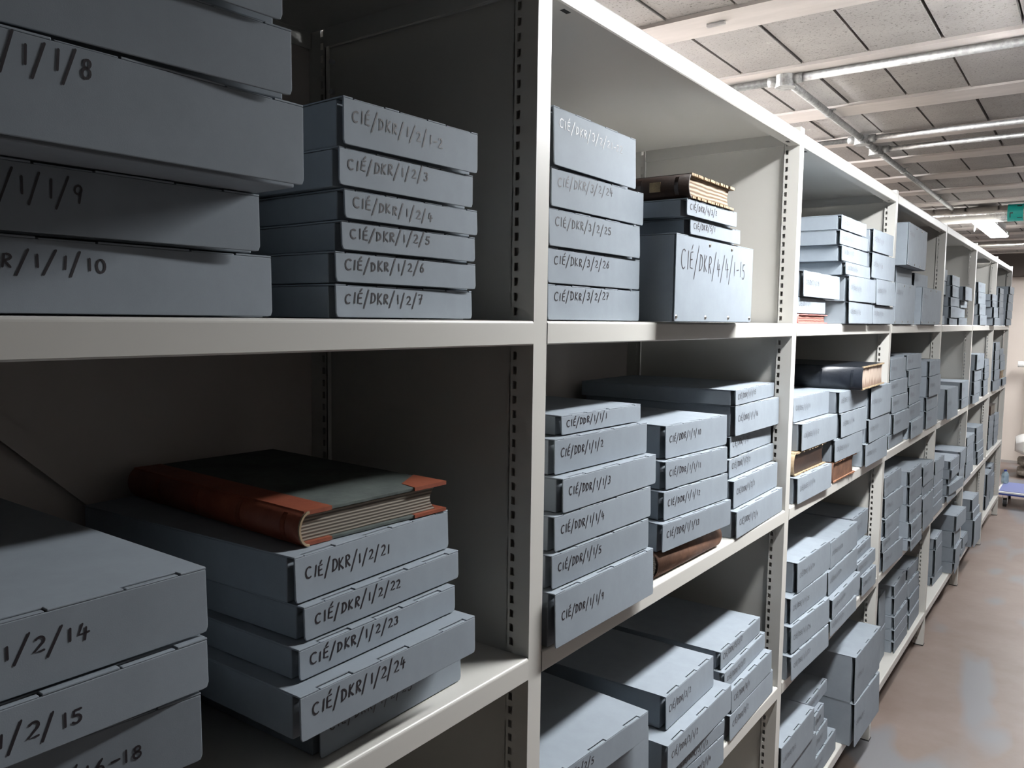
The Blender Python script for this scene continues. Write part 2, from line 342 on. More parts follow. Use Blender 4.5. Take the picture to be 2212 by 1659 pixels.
# ------------------------------------------------------------------ archive boxes
def archive_box(o):
    x, y, z, yaw, w, h, d = o['p']
    R = random.Random(str(o['p']))
    r = empty('archive_box', (x, y, z), math.radians(yaw))
    tag(r, o['label'], 'box', 'grey archive boxes on the shelves')
    far = o['bay'] > 3
    e = .0004
    rec = .013 if not o.get('riv') else .004
    g = MB(); g.box(-d, -rec, .0012, w - .0012, e, h - .0024)
    g.build('box_body', M['card'], r, bevel=0 if far else .0012)
    nt = 3 if w > .22 else 2
    ys = [w*(i + .5)/nt + R.uniform(-.01, .01) for i in range(nt)]
    tw = .024; td = .0075
    poly = [(-d, .0004), (-d, w - .0004), (0, w - .0004)]
    if not o.get('riv'):
        for yc in reversed(ys): poly += [(0, yc + tw), (-td, yc + tw), (-td, yc - tw), (0, yc - tw)]
    poly += [(0, .0004)]
    g = MB(); g.prism(poly, h - .0022, h - .0003, 'z')
    if not o.get('riv') and not far: pass
    g.build('lid', M['cardlid'], r, bevel=0 if far else .0006)
    # drop-front flap hung from the lid's front edge, its tabs through the lid's slots
    fh = h - .0026; c = min(.006, fh*.2)
    pts = [(.0006, 0), (w - .0006, 0), (w - .0006, -fh + c), (w - .0006 - c*.3, -fh + c*.3), (w - c, -fh + .0012), (c, -fh + .0012), (.0006 + c*.3, -fh + c*.3), (.0006, -fh + c)]
    g = MB()
    nseg = 6
    bow = R.uniform(.0004, .0022)*(h/.06)
    g.prism(pts, -.0021, 0, 'x')
    if not o.get('riv'):
        for yc in ys: g.box(-td + .0016, -.0002, yc - tw + .0018, yc + tw - .0018, -.0002, .0013)
    tilt = 0 if o.get('riv') else o.get('tilt', R.uniform(.2, 2.6))
    f = g.build('front_flap', M['card'], r, loc=(.0001, 0, h - .0023), rot=(0, -math.radians(tilt), 0), bevel=0 if far else .0007)
    if o.get('riv'):
        for (fy, fz) in ((.02, .06), (.36, .06), (.66, .06), (.97, .06), (.39, .93), (.68, .93)):
            q = MB(); q.tube((0, w*fy if 0 < fy < 1 else 0, -fh + h*fz), (.002, w*fy, -fh + h*fz), .0042, 10, r2=.0026)
            q.build('rivet', M['brass'], f)
    if o['txt']:
        fy0, adv, fz, cap = o['t']
        g, _ = writing(o['txt'], fy0, -fh + fz*h, cap, adv, o.get('pen', .0018), slant=.05, rise=R.uniform(-.04, .04))
        g.build('handwriting', M['ink'], f)
    return r

# ------------------------------------------------------------------ old bound volumes lying flat
def ragged(g, x0, x1, y0, y1, z0, z1, R, amp=.002, n=16, mi=0):
    # a thin board with chipped front edge
    top = []; 
    poly = [(x0, y0), (x0, y1)]
    for i in range(n + 1):
        t = 1 - i/n
        poly.append((x1 - (R.uniform(0, amp) if 0 < i < n else amp*.5), y0 + (y1 - y0)*t))
    g.prism(poly, z0, z1, 'z', mi)
def old_book(o, kind):
    x, y, z, yaw, w, h, d = o['p']
    R = random.Random(kind)
    rz = math.radians(yaw)
    if kind == 'brownspine':                  # spine to the front
        r = empty('ledger', (x, y, z), rz + PI/2); r.location = (x, y, z); 
        w, d = d, w
        # local y runs back (-x world), local x runs along the shelf
        ox = d
    else:
        r = empty('ledger', (x, y, z), rz); ox = 0
    tag(r, o['label'], 'book', 'old bound volumes on the shelves')
    sp = {'ledger': 'redleather', 'gilt': 'darkleather', 'brownspine': 'tornleather', 'red': 'pink', 'brownopen': 'worn', 'torn': 'tornleather', 'black': 'blackleather', 'tied': 'tornleather', 'worn': 'darkleather'}[kind]
    bd = {'ledger': 'greencloth', 'gilt': 'darkleather', 'brownspine': 'tornleather', 'red': 'pink', 'brownopen': 'worn', 'torn': 'tornleather', 'black': 'blackleather', 'tied': 'tornleather', 'worn': 'darkleather'}[kind]
    pg = {'ledger': 'pagesgrey', 'gilt': 'pages', 'brownspine': 'pagesgrey', 'red': 'pagesred', 'brownopen': 'darkleather', 'torn': 'tornleather', 'black': 'pagespale', 'tied': 'pages', 'worn': 'pagesgrey'}[kind]
    t = .0042 if kind in ('ledger', 'black', 'gilt') else .003
    X0_, X1_ = ox - d, ox
    e = .0004
    sr = min(h*.36, .018)
    # boards
    for nm, a, b in (('lower_cover', e, t), ('upper_cover', h - t, h)):
        g = MB(); ragged(g, X0_, X1_, sr*.7, w + .004, a, b, R, .0025 if kind != 'ledger' else .0015)
        if kind == 'ledger' and nm == 'upper_cover':                 # bumped fore corner curling down
            pass
        cv = g.build(nm, M[bd], r, bevel=.0006)
        if kind in ('ledger',):
            for yy, s in ((w + .004, -1),):
                q = MB(); za, zb = (a - .0003, b + .0006) if nm == 'upper_cover' else (a, b + .0004)
                q.prism([(X1_ + .0012, yy + .0008), (X1_ + .0012, yy - .058), (X1_ - .03, yy - .052), (X1_ - .062, yy + .0008)], za, zb, 'z')
                c = q.build('leather_corner', M['redleather'], cv); tag(c, 'worn red leather corner')
            q = MB(); za, zb = (a - .0003, b + .0006) if nm == 'upper_cover' else (a, b + .0004)
            q.prism([(X0_, sr*.6), (X1_ + .001, sr*.6), (X1_ + .001, sr + .034), (X0_, sr + .034)], za, zb, 'z')
            tag(q.build('leather_joint', M['redleather'], cv), 'red leather strip along the spine')
        if kind in ('black', 'gilt', 'brownopen', 'torn', 'tied'):
            q = MB(); n = 22
            for i in range(n):
                a0 = sr*.7 + (w + .003 - sr*.7)*i/n; a1 = a0 + (w/n)*R.uniform(.55, .98); ln = R.uniform(.001, .0042)
                q.box(X1_ - .0035, X1_ - .0035 + ln + .0025, a0, a1, a - .0002 if nm == 'upper_cover' else a, b + .0003)
            q.build('worn_edge', M['tornedge' if kind == 'torn' else 'worn'], cv)
    # spine: a curved shell
    n = 12; outer = []; inner = []; cz = h/2
    for i in range(n + 1):
        a = PI/2 + PI*i/n
        outer.append((sr + sr*1.0*math.cos(a), cz + (h/2)*math.sin(a))); inner.append((sr + (sr - .0026)*math.cos(a), cz + (h/2 - .0026)*math.sin(a)))
    poly = [(a, max(b, e)) for a, b in outer] + [(a, b) for a, b in reversed(inner)]
    xa, xb = X0_ - .001, X1_ + .0015
    q = MB(); q.prism(poly, xa, xb, 'x'); s = q.build('spine', M[sp], r, smooth=False)
    for p_ in s.data.polygons: p_.use_smooth = len(p_.vertices) == 4 
    if kind in ('gilt', 'black', 'ledger'):
        for fx in (.2, .45, .7, .93):
            q = MB(); po = [(sr + (sr + .0012)*math.cos(PI/2 + PI*i/n), cz + (h/2 + .0006)*math.sin(PI/2 + PI*i/n)*.93) for i in range(n + 1)]
            pi_ = [(sr + (sr - .001)*math.cos(PI/2 + PI*i/n), cz + (h/2 - .001)*math.sin(PI/2 + PI*i/n)*.93) for i in range(n, -1, -1)]
            q.prism(po + pi_, X0_ + d*fx - .004, X0_ + d*fx + .004, 'x'); q.build('raised_band', M[sp], s)
    if kind == 'gilt':
        for fx in (.55, .80):
            q = MB(); q.box(X0_ + d*fx - .011, X0_ + d*fx + .011, -.0009, .003, cz - h*.2, cz + h*.2); tag(q.build('gilt_ornament', M['gold'], s), 'square faded gilt ornament')
    if kind in ('ledger',):
        q = MB(); q.prism([(a, b) for a, b in poly], X1_ + .0012, X1_ + .004, 'x'); tag(q.build('frayed_spine_end', M['worn'], s), 'frayed pale end of the spine')
    # text block with a hollow fore-edge
    pz0, pz1 = t + .0002, h - t - .0002
    if kind == 'ledger': pz1 -= h*.0
    po = []
    for i in range(9): 
        f = i/8; po.append((w - .010 - .010*math.sin(PI*f), pz0 + (pz1 - pz0)*f))
    ys0 = sr*.55
    po += [(ys0 + .004, pz1), (ys0, (pz0 + pz1)/2 + .004), (ys0, (pz0 + pz1)/2 - .004), (ys0 + .004, pz0)]
    q = MB(); q.prism(po, X0_ + .004, X1_ - .0055, 'x'); q.build('text_block', M[pg], r)
    if kind == 'tied':
        q = MB(); q.box(X1_ - .001, X1_ + .002, w*.4, w*.46, e, h); q.build('cotton_tape', M['worn'], r)
    if kind == 'torn':
        q = MB()
        for i in range(10):
            a = w*(.15 + .08*i) + R.uniform(-.01, .01); q.add([(X1_, a, .001), (X1_, a + .016, .002), (X1_ + R.uniform(.006, .016), a + .012, .004 + R.uniform(0, .01)), (X1_ + .004, a + .002, .006)], [(0, 1, 2, 3), (3, 2, 1, 0)])
        q.build('torn_leather_shred', M['tornedge'], r)
    return r

BOXES = [
 {'p': (-0.0049, -0.8321, 1.6721, 0.1288, 0.3828, 0.0615, 0.43), 'bay': 0, 'label': 'grey archive box marked CIÉ/DKR/1/1/10, top shelf of the nearest bay', 'txt': 'CIÉ/DKR/1/1/10', 't': (0.073, 0.0112, 0.5827, 0.0112)},
 {'p': (-0.0059, -0.8306, 1.734, -1.9976, 0.3593, 0.0558, 0.43), 'bay': 0, 'label': 'grey archive box marked CIÉ/DKR/1/1/9, top shelf of the nearest bay', 'txt': 'CIÉ/DKR/1/1/9', 't': (0.0603, 0.0112, 0.5074, 0.0155)},
 {'p': (0.0684, -0.8522, 1.7902, -1.0188, 0.3784, 0.0727, 0.43), 'bay': 0, 'label': 'grey archive box marked CIÉ/DKR/1/1/8, top shelf of the nearest bay', 'txt': 'CIÉ/DKR/1/1/8', 't': (0.057, 0.0112, 0.6213, 0.0155)},
 {'p': (0.0585, -0.8479, 1.8634, -4.0481, 0.3559, 0.0578, 0.43), 'bay': 0, 'label': 'grey archive box marked CIÉ/DKR/1/1/7, top shelf of the nearest bay', 'txt': '', 't': (0.02, 0.0112, -5.0188, 0.0112)},
 {'p': (0.0673, -0.8495, 1.9216, -3.6776, 0.3437, 0.0544, 0.43), 'bay': 0, 'label': 'grey archive box marked CIÉ/DKR/1/1/6, top shelf of the nearest bay', 'txt': '', 't': (0.02, 0.0112, -6.3659, 0.0112)},
 {'p': (-0.03, -0.3464, 1.6721, -0.3013, 0.2395, 0.0392, 0.413), 'bay': 0, 'label': 'grey archive box marked CIÉ/DKR/1/2/7, top shelf of the nearest bay', 'txt': 'CIÉ/DKR/1/2/7', 't': (0.0132, 0.0104, 0.4413, 0.0115)},
 {'p': (-0.0291, -0.3473, 1.7117, -1.4185, 0.2413, 0.0359, 0.4139), 'bay': 0, 'label': 'grey archive box marked CIÉ/DKR/1/2/6, top shelf of the nearest bay', 'txt': 'CIÉ/DKR/1/2/6', 't': (0.0133, 0.0104, 0.4147, 0.0109)},
 {'p': (-0.0274, -0.3398, 1.748, -1.8843, 0.2282, 0.0343, 0.4156), 'bay': 0, 'label': 'grey archive box marked CIÉ/DKR/1/2/5, top shelf of the nearest bay', 'txt': 'CIÉ/DKR/1/2/5', 't': (0.0126, 0.0104, 0.4073, 0.0104)},
 {'p': (-0.0249, -0.3377, 1.7827, -1.6917, 0.2281, 0.0349, 0.4181), 'bay': 0, 'label': 'grey archive box marked CIÉ/DKR/1/2/4, top shelf of the nearest bay', 'txt': 'CIÉ/DKR/1/2/4', 't': (0.0125, 0.0104, 0.4099, 0.0106)},
 {'p': (-0.0219, -0.3475, 1.818, -1.5754, 0.2254, 0.0436, 0.4211), 'bay': 0, 'label': 'grey archive box marked CIÉ/DKR/1/2/3, top shelf of the nearest bay', 'txt': 'CIÉ/DKR/1/2/3', 't': (0.0124, 0.0104, 0.45, 0.0115)},
 {'p': (-0.0186, -0.3441, 1.862, -2.1403, 0.2246, 0.0536, 0.4244), 'bay': 0, 'label': 'grey archive box marked CIÉ/DKR/1/2/1-2, top shelf of the nearest bay', 'txt': 'CIÉ/DKR/1/2/1-2', 't': (0.0124, 0.0104, 0.52, 0.0125)},
 {'p': (-0.1291, -0.8472, 1.1691, -14.9875, 0.3266, 0.1256, 0.3397), 'bay': 0, 'label': 'grey archive box marked CIÉ/DKR/1/2/19-20, second shelf of the nearest bay', 'txt': '', 't': (0.0145, 0.0112, 0.8279, 0.0112)},
 {'p': (0.0379, -0.8893, 1.2951, -5.2155, 0.311, 0.0605, 0.43), 'bay': 0, 'label': 'grey archive box marked CIÉ/DKR/1/2/16-18, second shelf of the nearest bay', 'txt': 'CIÉ/DKR/1/2/16-18', 't': (0.0851, 0.0112, 0.4006, 0.0112)},
 {'p': (0.0628, -0.8911, 1.356, -0.4174, 0.319, 0.045, 0.43), 'bay': 0, 'label': 'grey archive box marked CIÉ/DKR/1/2/15, second shelf of the nearest bay', 'txt': 'CIÉ/DKR/1/2/15', 't': (0.0674, 0.0112, 0.4222, 0.0112)},
 {'p': (0.0567, -0.887, 1.4014, -0.071, 0.3199, 0.0582, 0.43), 'bay': 0, 'label': 'grey archive box marked CIÉ/DKR/1/2/14, second shelf of the nearest bay', 'txt': 'CIÉ/DKR/1/2/14', 't': (0.0724, 0.0112, 0.5305, 0.0112)},
 {'p': (-0.0278, -0.3748, 1.1691, 1.1041, 0.2553, 0.0616, 0.4152), 'bay': 0, 'label': 'grey archive box marked CIÉ/DKR/1/2/25, second shelf of the nearest bay', 'txt': 'CIÉ/DKR/1/2/25', 't': (0.014, 0.0105, 0.48, 0.0125)},
 {'p': (0.0187, -0.4389, 1.2311, 0.5241, 0.2908, 0.0509, 0.43), 'bay': 0, 'label': 'grey archive box marked CIÉ/DKR/1/2/24, second shelf of the nearest bay', 'txt': 'CIÉ/DKR/1/2/24', 't': (0.016, 0.0105, 0.48, 0.0125)},
 {'p': (-0.007, -0.4192, 1.2824, 1.4889, 0.2649, 0.0365, 0.43), 'bay': 0, 'label': 'grey archive box marked CIÉ/DKR/1/2/23, second shelf of the nearest bay', 'txt': 'CIÉ/DKR/1/2/23', 't': (0.0146, 0.0105, 0.4, 0.0111)},
 {'p': (-0.0166, -0.4044, 1.3193, 2.2175, 0.2723, 0.0399, 0.4264), 'bay': 0, 'label': 'grey archive box marked CIÉ/DKR/1/2/22, second shelf of the nearest bay', 'txt': 'CIÉ/DKR/1/2/22', 't': (0.015, 0.0105, 0.4, 0.0115)},
 {'p': (-0.0273, -0.4081, 1.3596, 3.3863, 0.2727, 0.0537, 0.4157), 'bay': 0, 'label': 'grey archive box marked CIÉ/DKR/1/2/21, second shelf of the nearest bay', 'txt': 'CIÉ/DKR/1/2/21', 't': (0.015, 0.0105, 0.48, 0.0125)},
 {'p': (-0.051, -0.385, 1.4137, -2.2688, 0.2368, 0.0405, 0.392), 'bay': 0, 'book': 'ledger', 'label': 'dark ledger with red leather spine and corners, on top of the nearest stack'},
 {'p': (-0.015, 0.057, 1.6721, 0.2272, 0.2995, 0.0556, 0.428), 'bay': 1, 'label': 'grey archive box marked CIÉ/DKR/3/2/27, top shelf of the second bay', 'txt': 'CIÉ/DKR/3/2/27', 't': (0.0165, 0.0125, 0.55, 0.0125)},
 {'p': (-0.0147, 0.0553, 1.7281, 0.086, 0.2972, 0.0547, 0.4283), 'bay': 1, 'label': 'grey archive box marked CIÉ/DKR/3/2/26, top shelf of the second bay', 'txt': 'CIÉ/DKR/3/2/26', 't': (0.0163, 0.0125, 0.55, 0.0125)},
 {'p': (-0.013, 0.0531, 1.7832, -0.2595, 0.2901, 0.0582, 0.43), 'bay': 1, 'label': 'grey archive box marked CIÉ/DKR/3/2/25, top shelf of the second bay', 'txt': 'CIÉ/DKR/3/2/25', 't': (0.016, 0.0125, 0.55, 0.0125)},
 {'p': (-0.0098, 0.0537, 1.8419, 0.4355, 0.3014, 0.0591, 0.43), 'bay': 1, 'label': 'grey archive box marked CIÉ/DKR/3/2/24, top shelf of the second bay', 'txt': 'CIÉ/DKR/3/2/24', 't': (0.0166, 0.0125, 0.55, 0.0125)},
 {'p': (-0.0068, 0.052, 1.9014, 1.1311, 0.2687, 0.0878, 0.43), 'bay': 1, 'label': 'grey archive box marked CIÉ/DKR/3/2/21-22, top shelf of the second bay', 'txt': 'CIÉ/DKR/3/2/21-22', 't': (0.0148, 0.0125, 0.66, 0.0125)},
 {'p': (0.0301, 0.4052, 1.6721, -0.3854, 0.3896, 0.1622, 0.43), 'bay': 1, 'label': 'grey archive box marked CIÉ/DKR/4/4/1-15, top shelf of the second bay', 'txt': 'CIÉ/DKR/4/4/1-15', 'riv': 1, 'pen': 0.0022, 't': (0.0214, 0.0215, 0.62, 0.034)},
 {'p': (0.0335, 0.4559, 1.8347, -0.4383, 0.2499, 0.0315, 0.43), 'bay': 1, 'label': 'grey archive box marked CIÉ/DKR/5/1, top shelf of the second bay', 'txt': 'CIÉ/DKR/5/1', 't': (0.0137, 0.0098, 0.382, 0.0098)},
 {'p': (0.0388, 0.4269, 1.8666, -0.6513, 0.2405, 0.0323, 0.43), 'bay': 1, 'label': 'grey archive box marked CIÉ/DKR/4/3/2, top shelf of the second bay', 'txt': 'CIÉ/DKR/4/3/2', 't': (0.0132, 0.0098, 0.3961, 0.0098)},
 {'p': (0.0414, 0.4231, 1.8993, -0.2708, 0.2185, 0.0446, 0.33), 'bay': 1, 'book': 'gilt', 'label': 'old brown book with gilt spine squares, on a stack in the second bay'},
 {'p': (0.0146, 0.0465, 1.1691, -0.7299, 0.3243, 0.0875, 0.43), 'bay': 1, 'label': 'grey archive box marked CIÉ/DDR/1/1/9, second shelf of the second bay', 'txt': 'CIÉ/DDR/1/1/9', 't': (0.0178, 0.0105, 0.48, 0.0125)},
 {'p': (0.0018, 0.0554, 1.257, -1.6314, 0.3094, 0.0547, 0.43), 'bay': 1, 'label': 'grey archive box marked CIÉ/DDR/1/1/5, second shelf of the second bay', 'txt': 'CIÉ/DDR/1/1/5', 't': (0.017, 0.0105, 0.48, 0.0125)},
 {'p': (-0.0033, 0.0687, 1.3122, -1.895, 0.3088, 0.057, 0.43), 'bay': 1, 'label': 'grey archive box marked CIÉ/DDR/1/1/4, second shelf of the second bay', 'txt': 'CIÉ/DDR/1/1/4', 't': (0.017, 0.0105, 0.48, 0.0125)},
 {'p': (-0.0019, 0.0888, 1.3696, -1.2447, 0.3112, 0.0566, 0.43), 'bay': 1, 'label': 'grey archive box marked CIÉ/DDR/1/1/3, second shelf of the second bay', 'txt': 'CIÉ/DDR/1/1/3', 't': (0.0171, 0.0105, 0.48, 0.0125)},
 {'p': (-0.0238, 0.0968, 1.4266, -2.1588, 0.2978, 0.0585, 0.4192), 'bay': 1, 'label': 'grey archive box marked CIÉ/DDR/1/1/2, second shelf of the second bay', 'txt': 'CIÉ/DDR/1/1/2', 't': (0.0164, 0.0105, 0.48, 0.0125)},
 {'p': (-0.034, 0.131, 1.4856, -1.9135, 0.2601, 0.0334, 0.409), 'bay': 1, 'label': 'grey archive box marked CIÉ/DDR/1/1/1, second shelf of the second bay', 'txt': 'CIÉ/DDR/1/1/1', 't': (0.0143, 0.0105, 0.4, 0.0101)},
 {'p': (-0.0058, 0.4494, 1.1691, -1.4434, 0.2979, 0.0507, 0.24), 'bay': 1, 'book': 'brownspine', 'label': 'worn brown book, spine outwards, under the middle stack of the second bay'},
 {'p': (-0.0053, 0.4582, 1.2202, -4.013, 0.3026, 0.058, 0.43), 'bay': 1, 'label': 'grey archive box marked CIÉ/DDR/1/1/13, second shelf of the second bay', 'txt': 'CIÉ/DDR/1/1/13', 't': (0.0166, 0.0105, 0.48, 0.0125)},
 {'p': (-0.015, 0.4795, 1.2786, -4.3059, 0.2809, 0.0582, 0.428), 'bay': 1, 'label': 'grey archive box marked CIÉ/DDR/1/1/12, second shelf of the second bay', 'txt': 'CIÉ/DDR/1/1/12', 't': (0.0154, 0.0105, 0.48, 0.0125)},
 {'p': (-0.0198, 0.4934, 1.3372, -4.2503, 0.274, 0.0579, 0.4232), 'bay': 1, 'label': 'grey archive box marked CIÉ/DDR/1/1/11, second shelf of the second bay', 'txt': 'CIÉ/DDR/1/1/11', 't': (0.0151, 0.0105, 0.48, 0.0125)},
 {'p': (-0.0313, 0.5133, 1.3955, -4.1665, 0.2757, 0.0687, 0.4117), 'bay': 1, 'label': 'grey archive box marked CIÉ/DDR/1/1/10, second shelf of the second bay', 'txt': 'CIÉ/DDR/1/1/10', 't': (0.0152, 0.0105, 0.48, 0.0125)},
 {'p': (0.0038, 0.8306, 1.1691, 1.189, 0.3519, 0.065, 0.43), 'bay': 1, 'label': 'grey archive box marked CIÉ/DDR/1/2/4, second shelf of the second bay', 'txt': 'CIÉ/DDR/1/2/4', 't': (0.0194, 0.0105, 0.48, 0.0125)},
 {'p': (-0.0119, 0.8477, 1.2345, 1.2106, 0.3338, 0.0666, 0.43), 'bay': 1, 'label': 'grey archive box marked CIÉ/DDR/1/2/3, second shelf of the second bay', 'txt': 'CIÉ/DDR/1/2/3', 't': (0.0184, 0.0105, 0.48, 0.0125)},
 {'p': (-0.0307, 0.8614, 1.3015, 1.0057, 0.3348, 0.0465, 0.4123), 'bay': 1, 'label': 'grey archive box marked CIÉ/DDR/1/2/2, second shelf of the second bay', 'txt': 'CIÉ/DDR/1/2/2', 't': (0.0184, 0.0105, 0.48, 0.0125)},
 {'p': (-0.0365, 0.8777, 1.3484, 1.5978, 0.3183, 0.0517, 0.4065), 'bay': 1, 'label': 'grey archive box marked CIÉ/DDR/1/2/1, second shelf of the second bay', 'txt': 'CIÉ/DDR/1/2/1', 't': (0.0175, 0.0105, 0.48, 0.0125)},
 {'p': (-0.0285, 0.8843, 1.4005, -0.2789, 0.3124, 0.0739, 0.4145), 'bay': 1, 'label': 'grey archive box marked CIÉ/DDR/1/1/16, second shelf of the second bay', 'txt': 'CIÉ/DDR/1/1/16', 't': (0.0172, 0.0105, 0.48, 0.0125)},
 {'p': (-0.0274, 0.8792, 1.4748, 2.4502, 0.317, 0.038, 0.4156), 'bay': 1, 'label': 'grey archive box marked CIÉ/DDR/1/1/15, second shelf of the second bay', 'txt': 'CIÉ/DDR/1/1/15', 't': (0.0174, 0.0105, 0.4, 0.0115)},
 {'p': (-0.0595, 0.0953, 0.6752, -7.8338, 0.3014, 0.1106, 0.3835), 'bay': 1, 'label': 'grey archive box, bottom in the left stack, third shelf of the second bay', 'txt': ''},
 {'p': (-0.0325, 0.054, 0.7862, -6.0045, 0.3506, 0.1106, 0.4105), 'bay': 1, 'label': 'grey archive box, second up in the left stack, third shelf of the second bay', 'txt': ''},
 {'p': (-0.0007, 0.0351, 0.8972, -3.8947, 0.3292, 0.0516, 0.43), 'bay': 1, 'label': 'grey archive box marked CIÉ/DDR/3/2/5, third shelf of the second bay', 'txt': 'CIÉ/DDR/3/2/5', 't': (0.0181, 0.0105, 0.48, 0.0125)},
 {'p': (0.0142, 0.5657, 0.6752, -3.6957, 0.1768, 0.0666, 0.43), 'bay': 1, 'label': 'grey archive box marked CIÉ/DDR/3/1/4, third shelf of the second bay', 'txt': 'CIÉ/DDR/3/1/4', 't': (0.0097, 0.0082, 0.48, 0.0125)},
 {'p': (0.0126, 0.5219, 0.7422, -2.9581, 0.2257, 0.0346, 0.43), 'bay': 1, 'label': 'grey archive box marked CIÉ/DDR/3/1/3, third shelf of the second bay', 'txt': 'CIÉ/DDR/3/1/3', 't': (0.0124, 0.0104, 0.4, 0.0105)},
 {'p': (0.023, 0.4502, 0.7772, 0.3483, 0.3407, 0.0637, 0.43), 'bay': 1, 'label': 'grey archive box marked CIÉ/DDR/3/1/2, third shelf of the second bay', 'txt': 'CIÉ/DDR/3/1/2', 't': (0.0187, 0.0105, 0.48, 0.0125)},
 {'p': (-0.0074, 0.5004, 0.8413, 0.6104, 0.2543, 0.0716, 0.43), 'bay': 1, 'label': 'grey archive box marked CIÉ/DDR/3/2, third shelf of the second bay', 'txt': 'CIÉ/DDR/3/2', 't': (0.014, 0.0105, 0.48, 0.0125)},
 {'p': (0.0031, 0.8368, 0.6752, 0.9775, 0.3244, 0.0639, 0.43), 'bay': 1, 'label': 'grey archive box marked CIÉ/DDR/8/2, third shelf of the second bay', 'txt': 'CIÉ/DDR/8/2', 't': (0.0178, 0.0105, 0.48, 0.0125)},
 {'p': (0.0011, 0.8468, 0.7395, 0.609, 0.2974, 0.0584, 0.43), 'bay': 1, 'label': 'grey archive box marked CIÉ/DDR/8/1, third shelf of the second bay', 'txt': 'CIÉ/DDR/8/1', 't': (0.0164, 0.0105, 0.48, 0.0125)},
 {'p': (-0.0123, 0.8323, 0.7983, 1.9072, 0.3145, 0.0436, 0.43), 'bay': 1, 'label': 'grey archive box marked CIÉ/DDR/5/3/3, third shelf of the second bay', 'txt': 'CIÉ/DDR/5/3/3', 't': (0.0173, 0.0105, 0.4, 0.0115)},
 {'p': (-0.0261, 0.8403, 0.8423, 1.0855, 0.29, 0.0448, 0.4169), 'bay': 1, 'label': 'grey archive box marked CIÉ/DDR/5/3/2, third shelf of the second bay', 'txt': 'CIÉ/DDR/5/3/2', 't': (0.0159, 0.0105, 0.4799, 0.0125)},
 {'p': (-0.01, 1.2719, 1.6721, 0.0232, 0.2948, 0.0262, 0.33), 'bay': 2, 'book': 'red', 'label': 'faded red book at the foot of a stack in the third bay'},
 {'p': (-0.01, 1.2616, 1.6988, 0.2192, 0.2782, 0.0452, 0.43), 'bay': 2, 'label': 'grey archive box, second up in the left stack, top shelf of the third bay', 'txt': 'CIÉ/DST/2/1', 'pen': 0.0014, 't': (0.0153, 0.0105, 0.48, 0.0125)},
 {'p': (-0.0, 1.2774, 1.7444, 0.5461, 0.3824, 0.0724, 0.43), 'bay': 2, 'label': 'grey archive box marked CIÉ/DST/1/2/8, top shelf of the third bay', 'txt': 'CIÉ/DST/1/2/8', 'pen': 0.0014, 't': (0.021, 0.0105, 0.48, 0.0125)},
 {'p': (0.0201, 1.691, 1.6721, 0.0595, 0.316, 0.0695, 0.43), 'bay': 2, 'label': 'grey archive box, bottom in the middle stack, top shelf of the third bay', 'txt': 'CIÉ/DSE/1/1/6', 'pen': 0.0014, 't': (0.0174, 0.0105, 0.48, 0.0125)},
 {'p': (0.0195, 1.68, 1.7421, -0.585, 0.3421, 0.0807, 0.43), 'bay': 2, 'label': 'grey archive box, second up in the middle stack, top shelf of the third bay', 'txt': 'CIÉ/DSE/1/1/5', 'pen': 0.0014, 't': (0.0188, 0.0105, 0.48, 0.0125)},
 {'p': (0.014, 1.6527, 1.8231, 0.0292, 0.3188, 0.0405, 0.43), 'bay': 2, 'label': 'grey archive box, third up in the middle stack, top shelf of the third bay', 'txt': 'CIÉ/DSE/1/1/4', 'pen': 0.0014, 't': (0.0175, 0.0105, 0.4, 0.0115)},
 {'p': (0.0084, 1.6235, 1.864, 0.2357, 0.3281, 0.0476, 0.43), 'bay': 2, 'label': 'grey archive box, fourth up in the middle stack, top shelf of the third bay', 'txt': 'CIÉ/DSE/1/1/3', 'pen': 0.0014, 't': (0.018, 0.0105, 0.48, 0.0125)},
 {'p': (0.0063, 1.6038, 1.912, -0.7268, 0.3326, 0.0442, 0.43), 'bay': 2, 'label': 'grey archive box, fifth up in the middle stack, top shelf of the third bay', 'txt': 'CIÉ/DSE/1/1/2', 'pen': 0.0014, 't': (0.0183, 0.0105, 0.4, 0.0115)},
 {'p': (0.0095, 1.6013, 1.9567, -0.5786, 0.2992, 0.044, 0.43), 'bay': 2, 'label': 'grey archive box, top in the middle stack, top shelf of the third bay', 'txt': 'CIÉ/DSE/1/1/1', 'pen': 0.0014, 't': (0.0165, 0.0105, 0.4, 0.0115)},
 {'p': (0.02, 2.0168, 1.6721, -0.1367, 0.3473, 0.0651, 0.43), 'bay': 2, 'label': 'grey archive box, bottom in the right stack, top shelf of the third bay', 'txt': 'CIÉ/DSE/1/1/10', 'pen': 0.0014, 't': (0.0191, 0.0105, 0.48, 0.0125)},
 {'p': (0.0248, 2.0245, 1.7376, -0.5329, 0.2926, 0.0911, 0.43), 'bay': 2, 'label': 'grey archive box, second up in the right stack, top shelf of the third bay', 'txt': 'CIÉ/DSE/1/1/9', 'pen': 0.0014, 't': (0.0161, 0.0105, 0.48, 0.0125)},
 {'p': (0.0172, 1.9828, 1.8291, -1.064, 0.3353, 0.0882, 0.43), 'bay': 2, 'label': 'grey archive box, third up in the right stack, top shelf of the third bay', 'txt': 'CIÉ/DSE/1/1/8', 'pen': 0.0014, 't': (0.0184, 0.0105, 0.48, 0.0125)},
 {'p': (0.0198, 1.9696, 1.9177, -1.0107, 0.2916, 0.0766, 0.43), 'bay': 2, 'label': 'grey archive box, top in the right stack, top shelf of the third bay', 'txt': 'CIÉ/DSE/1/1/7', 'pen': 0.0014, 't': (0.016, 0.0105, 0.48, 0.0125)},
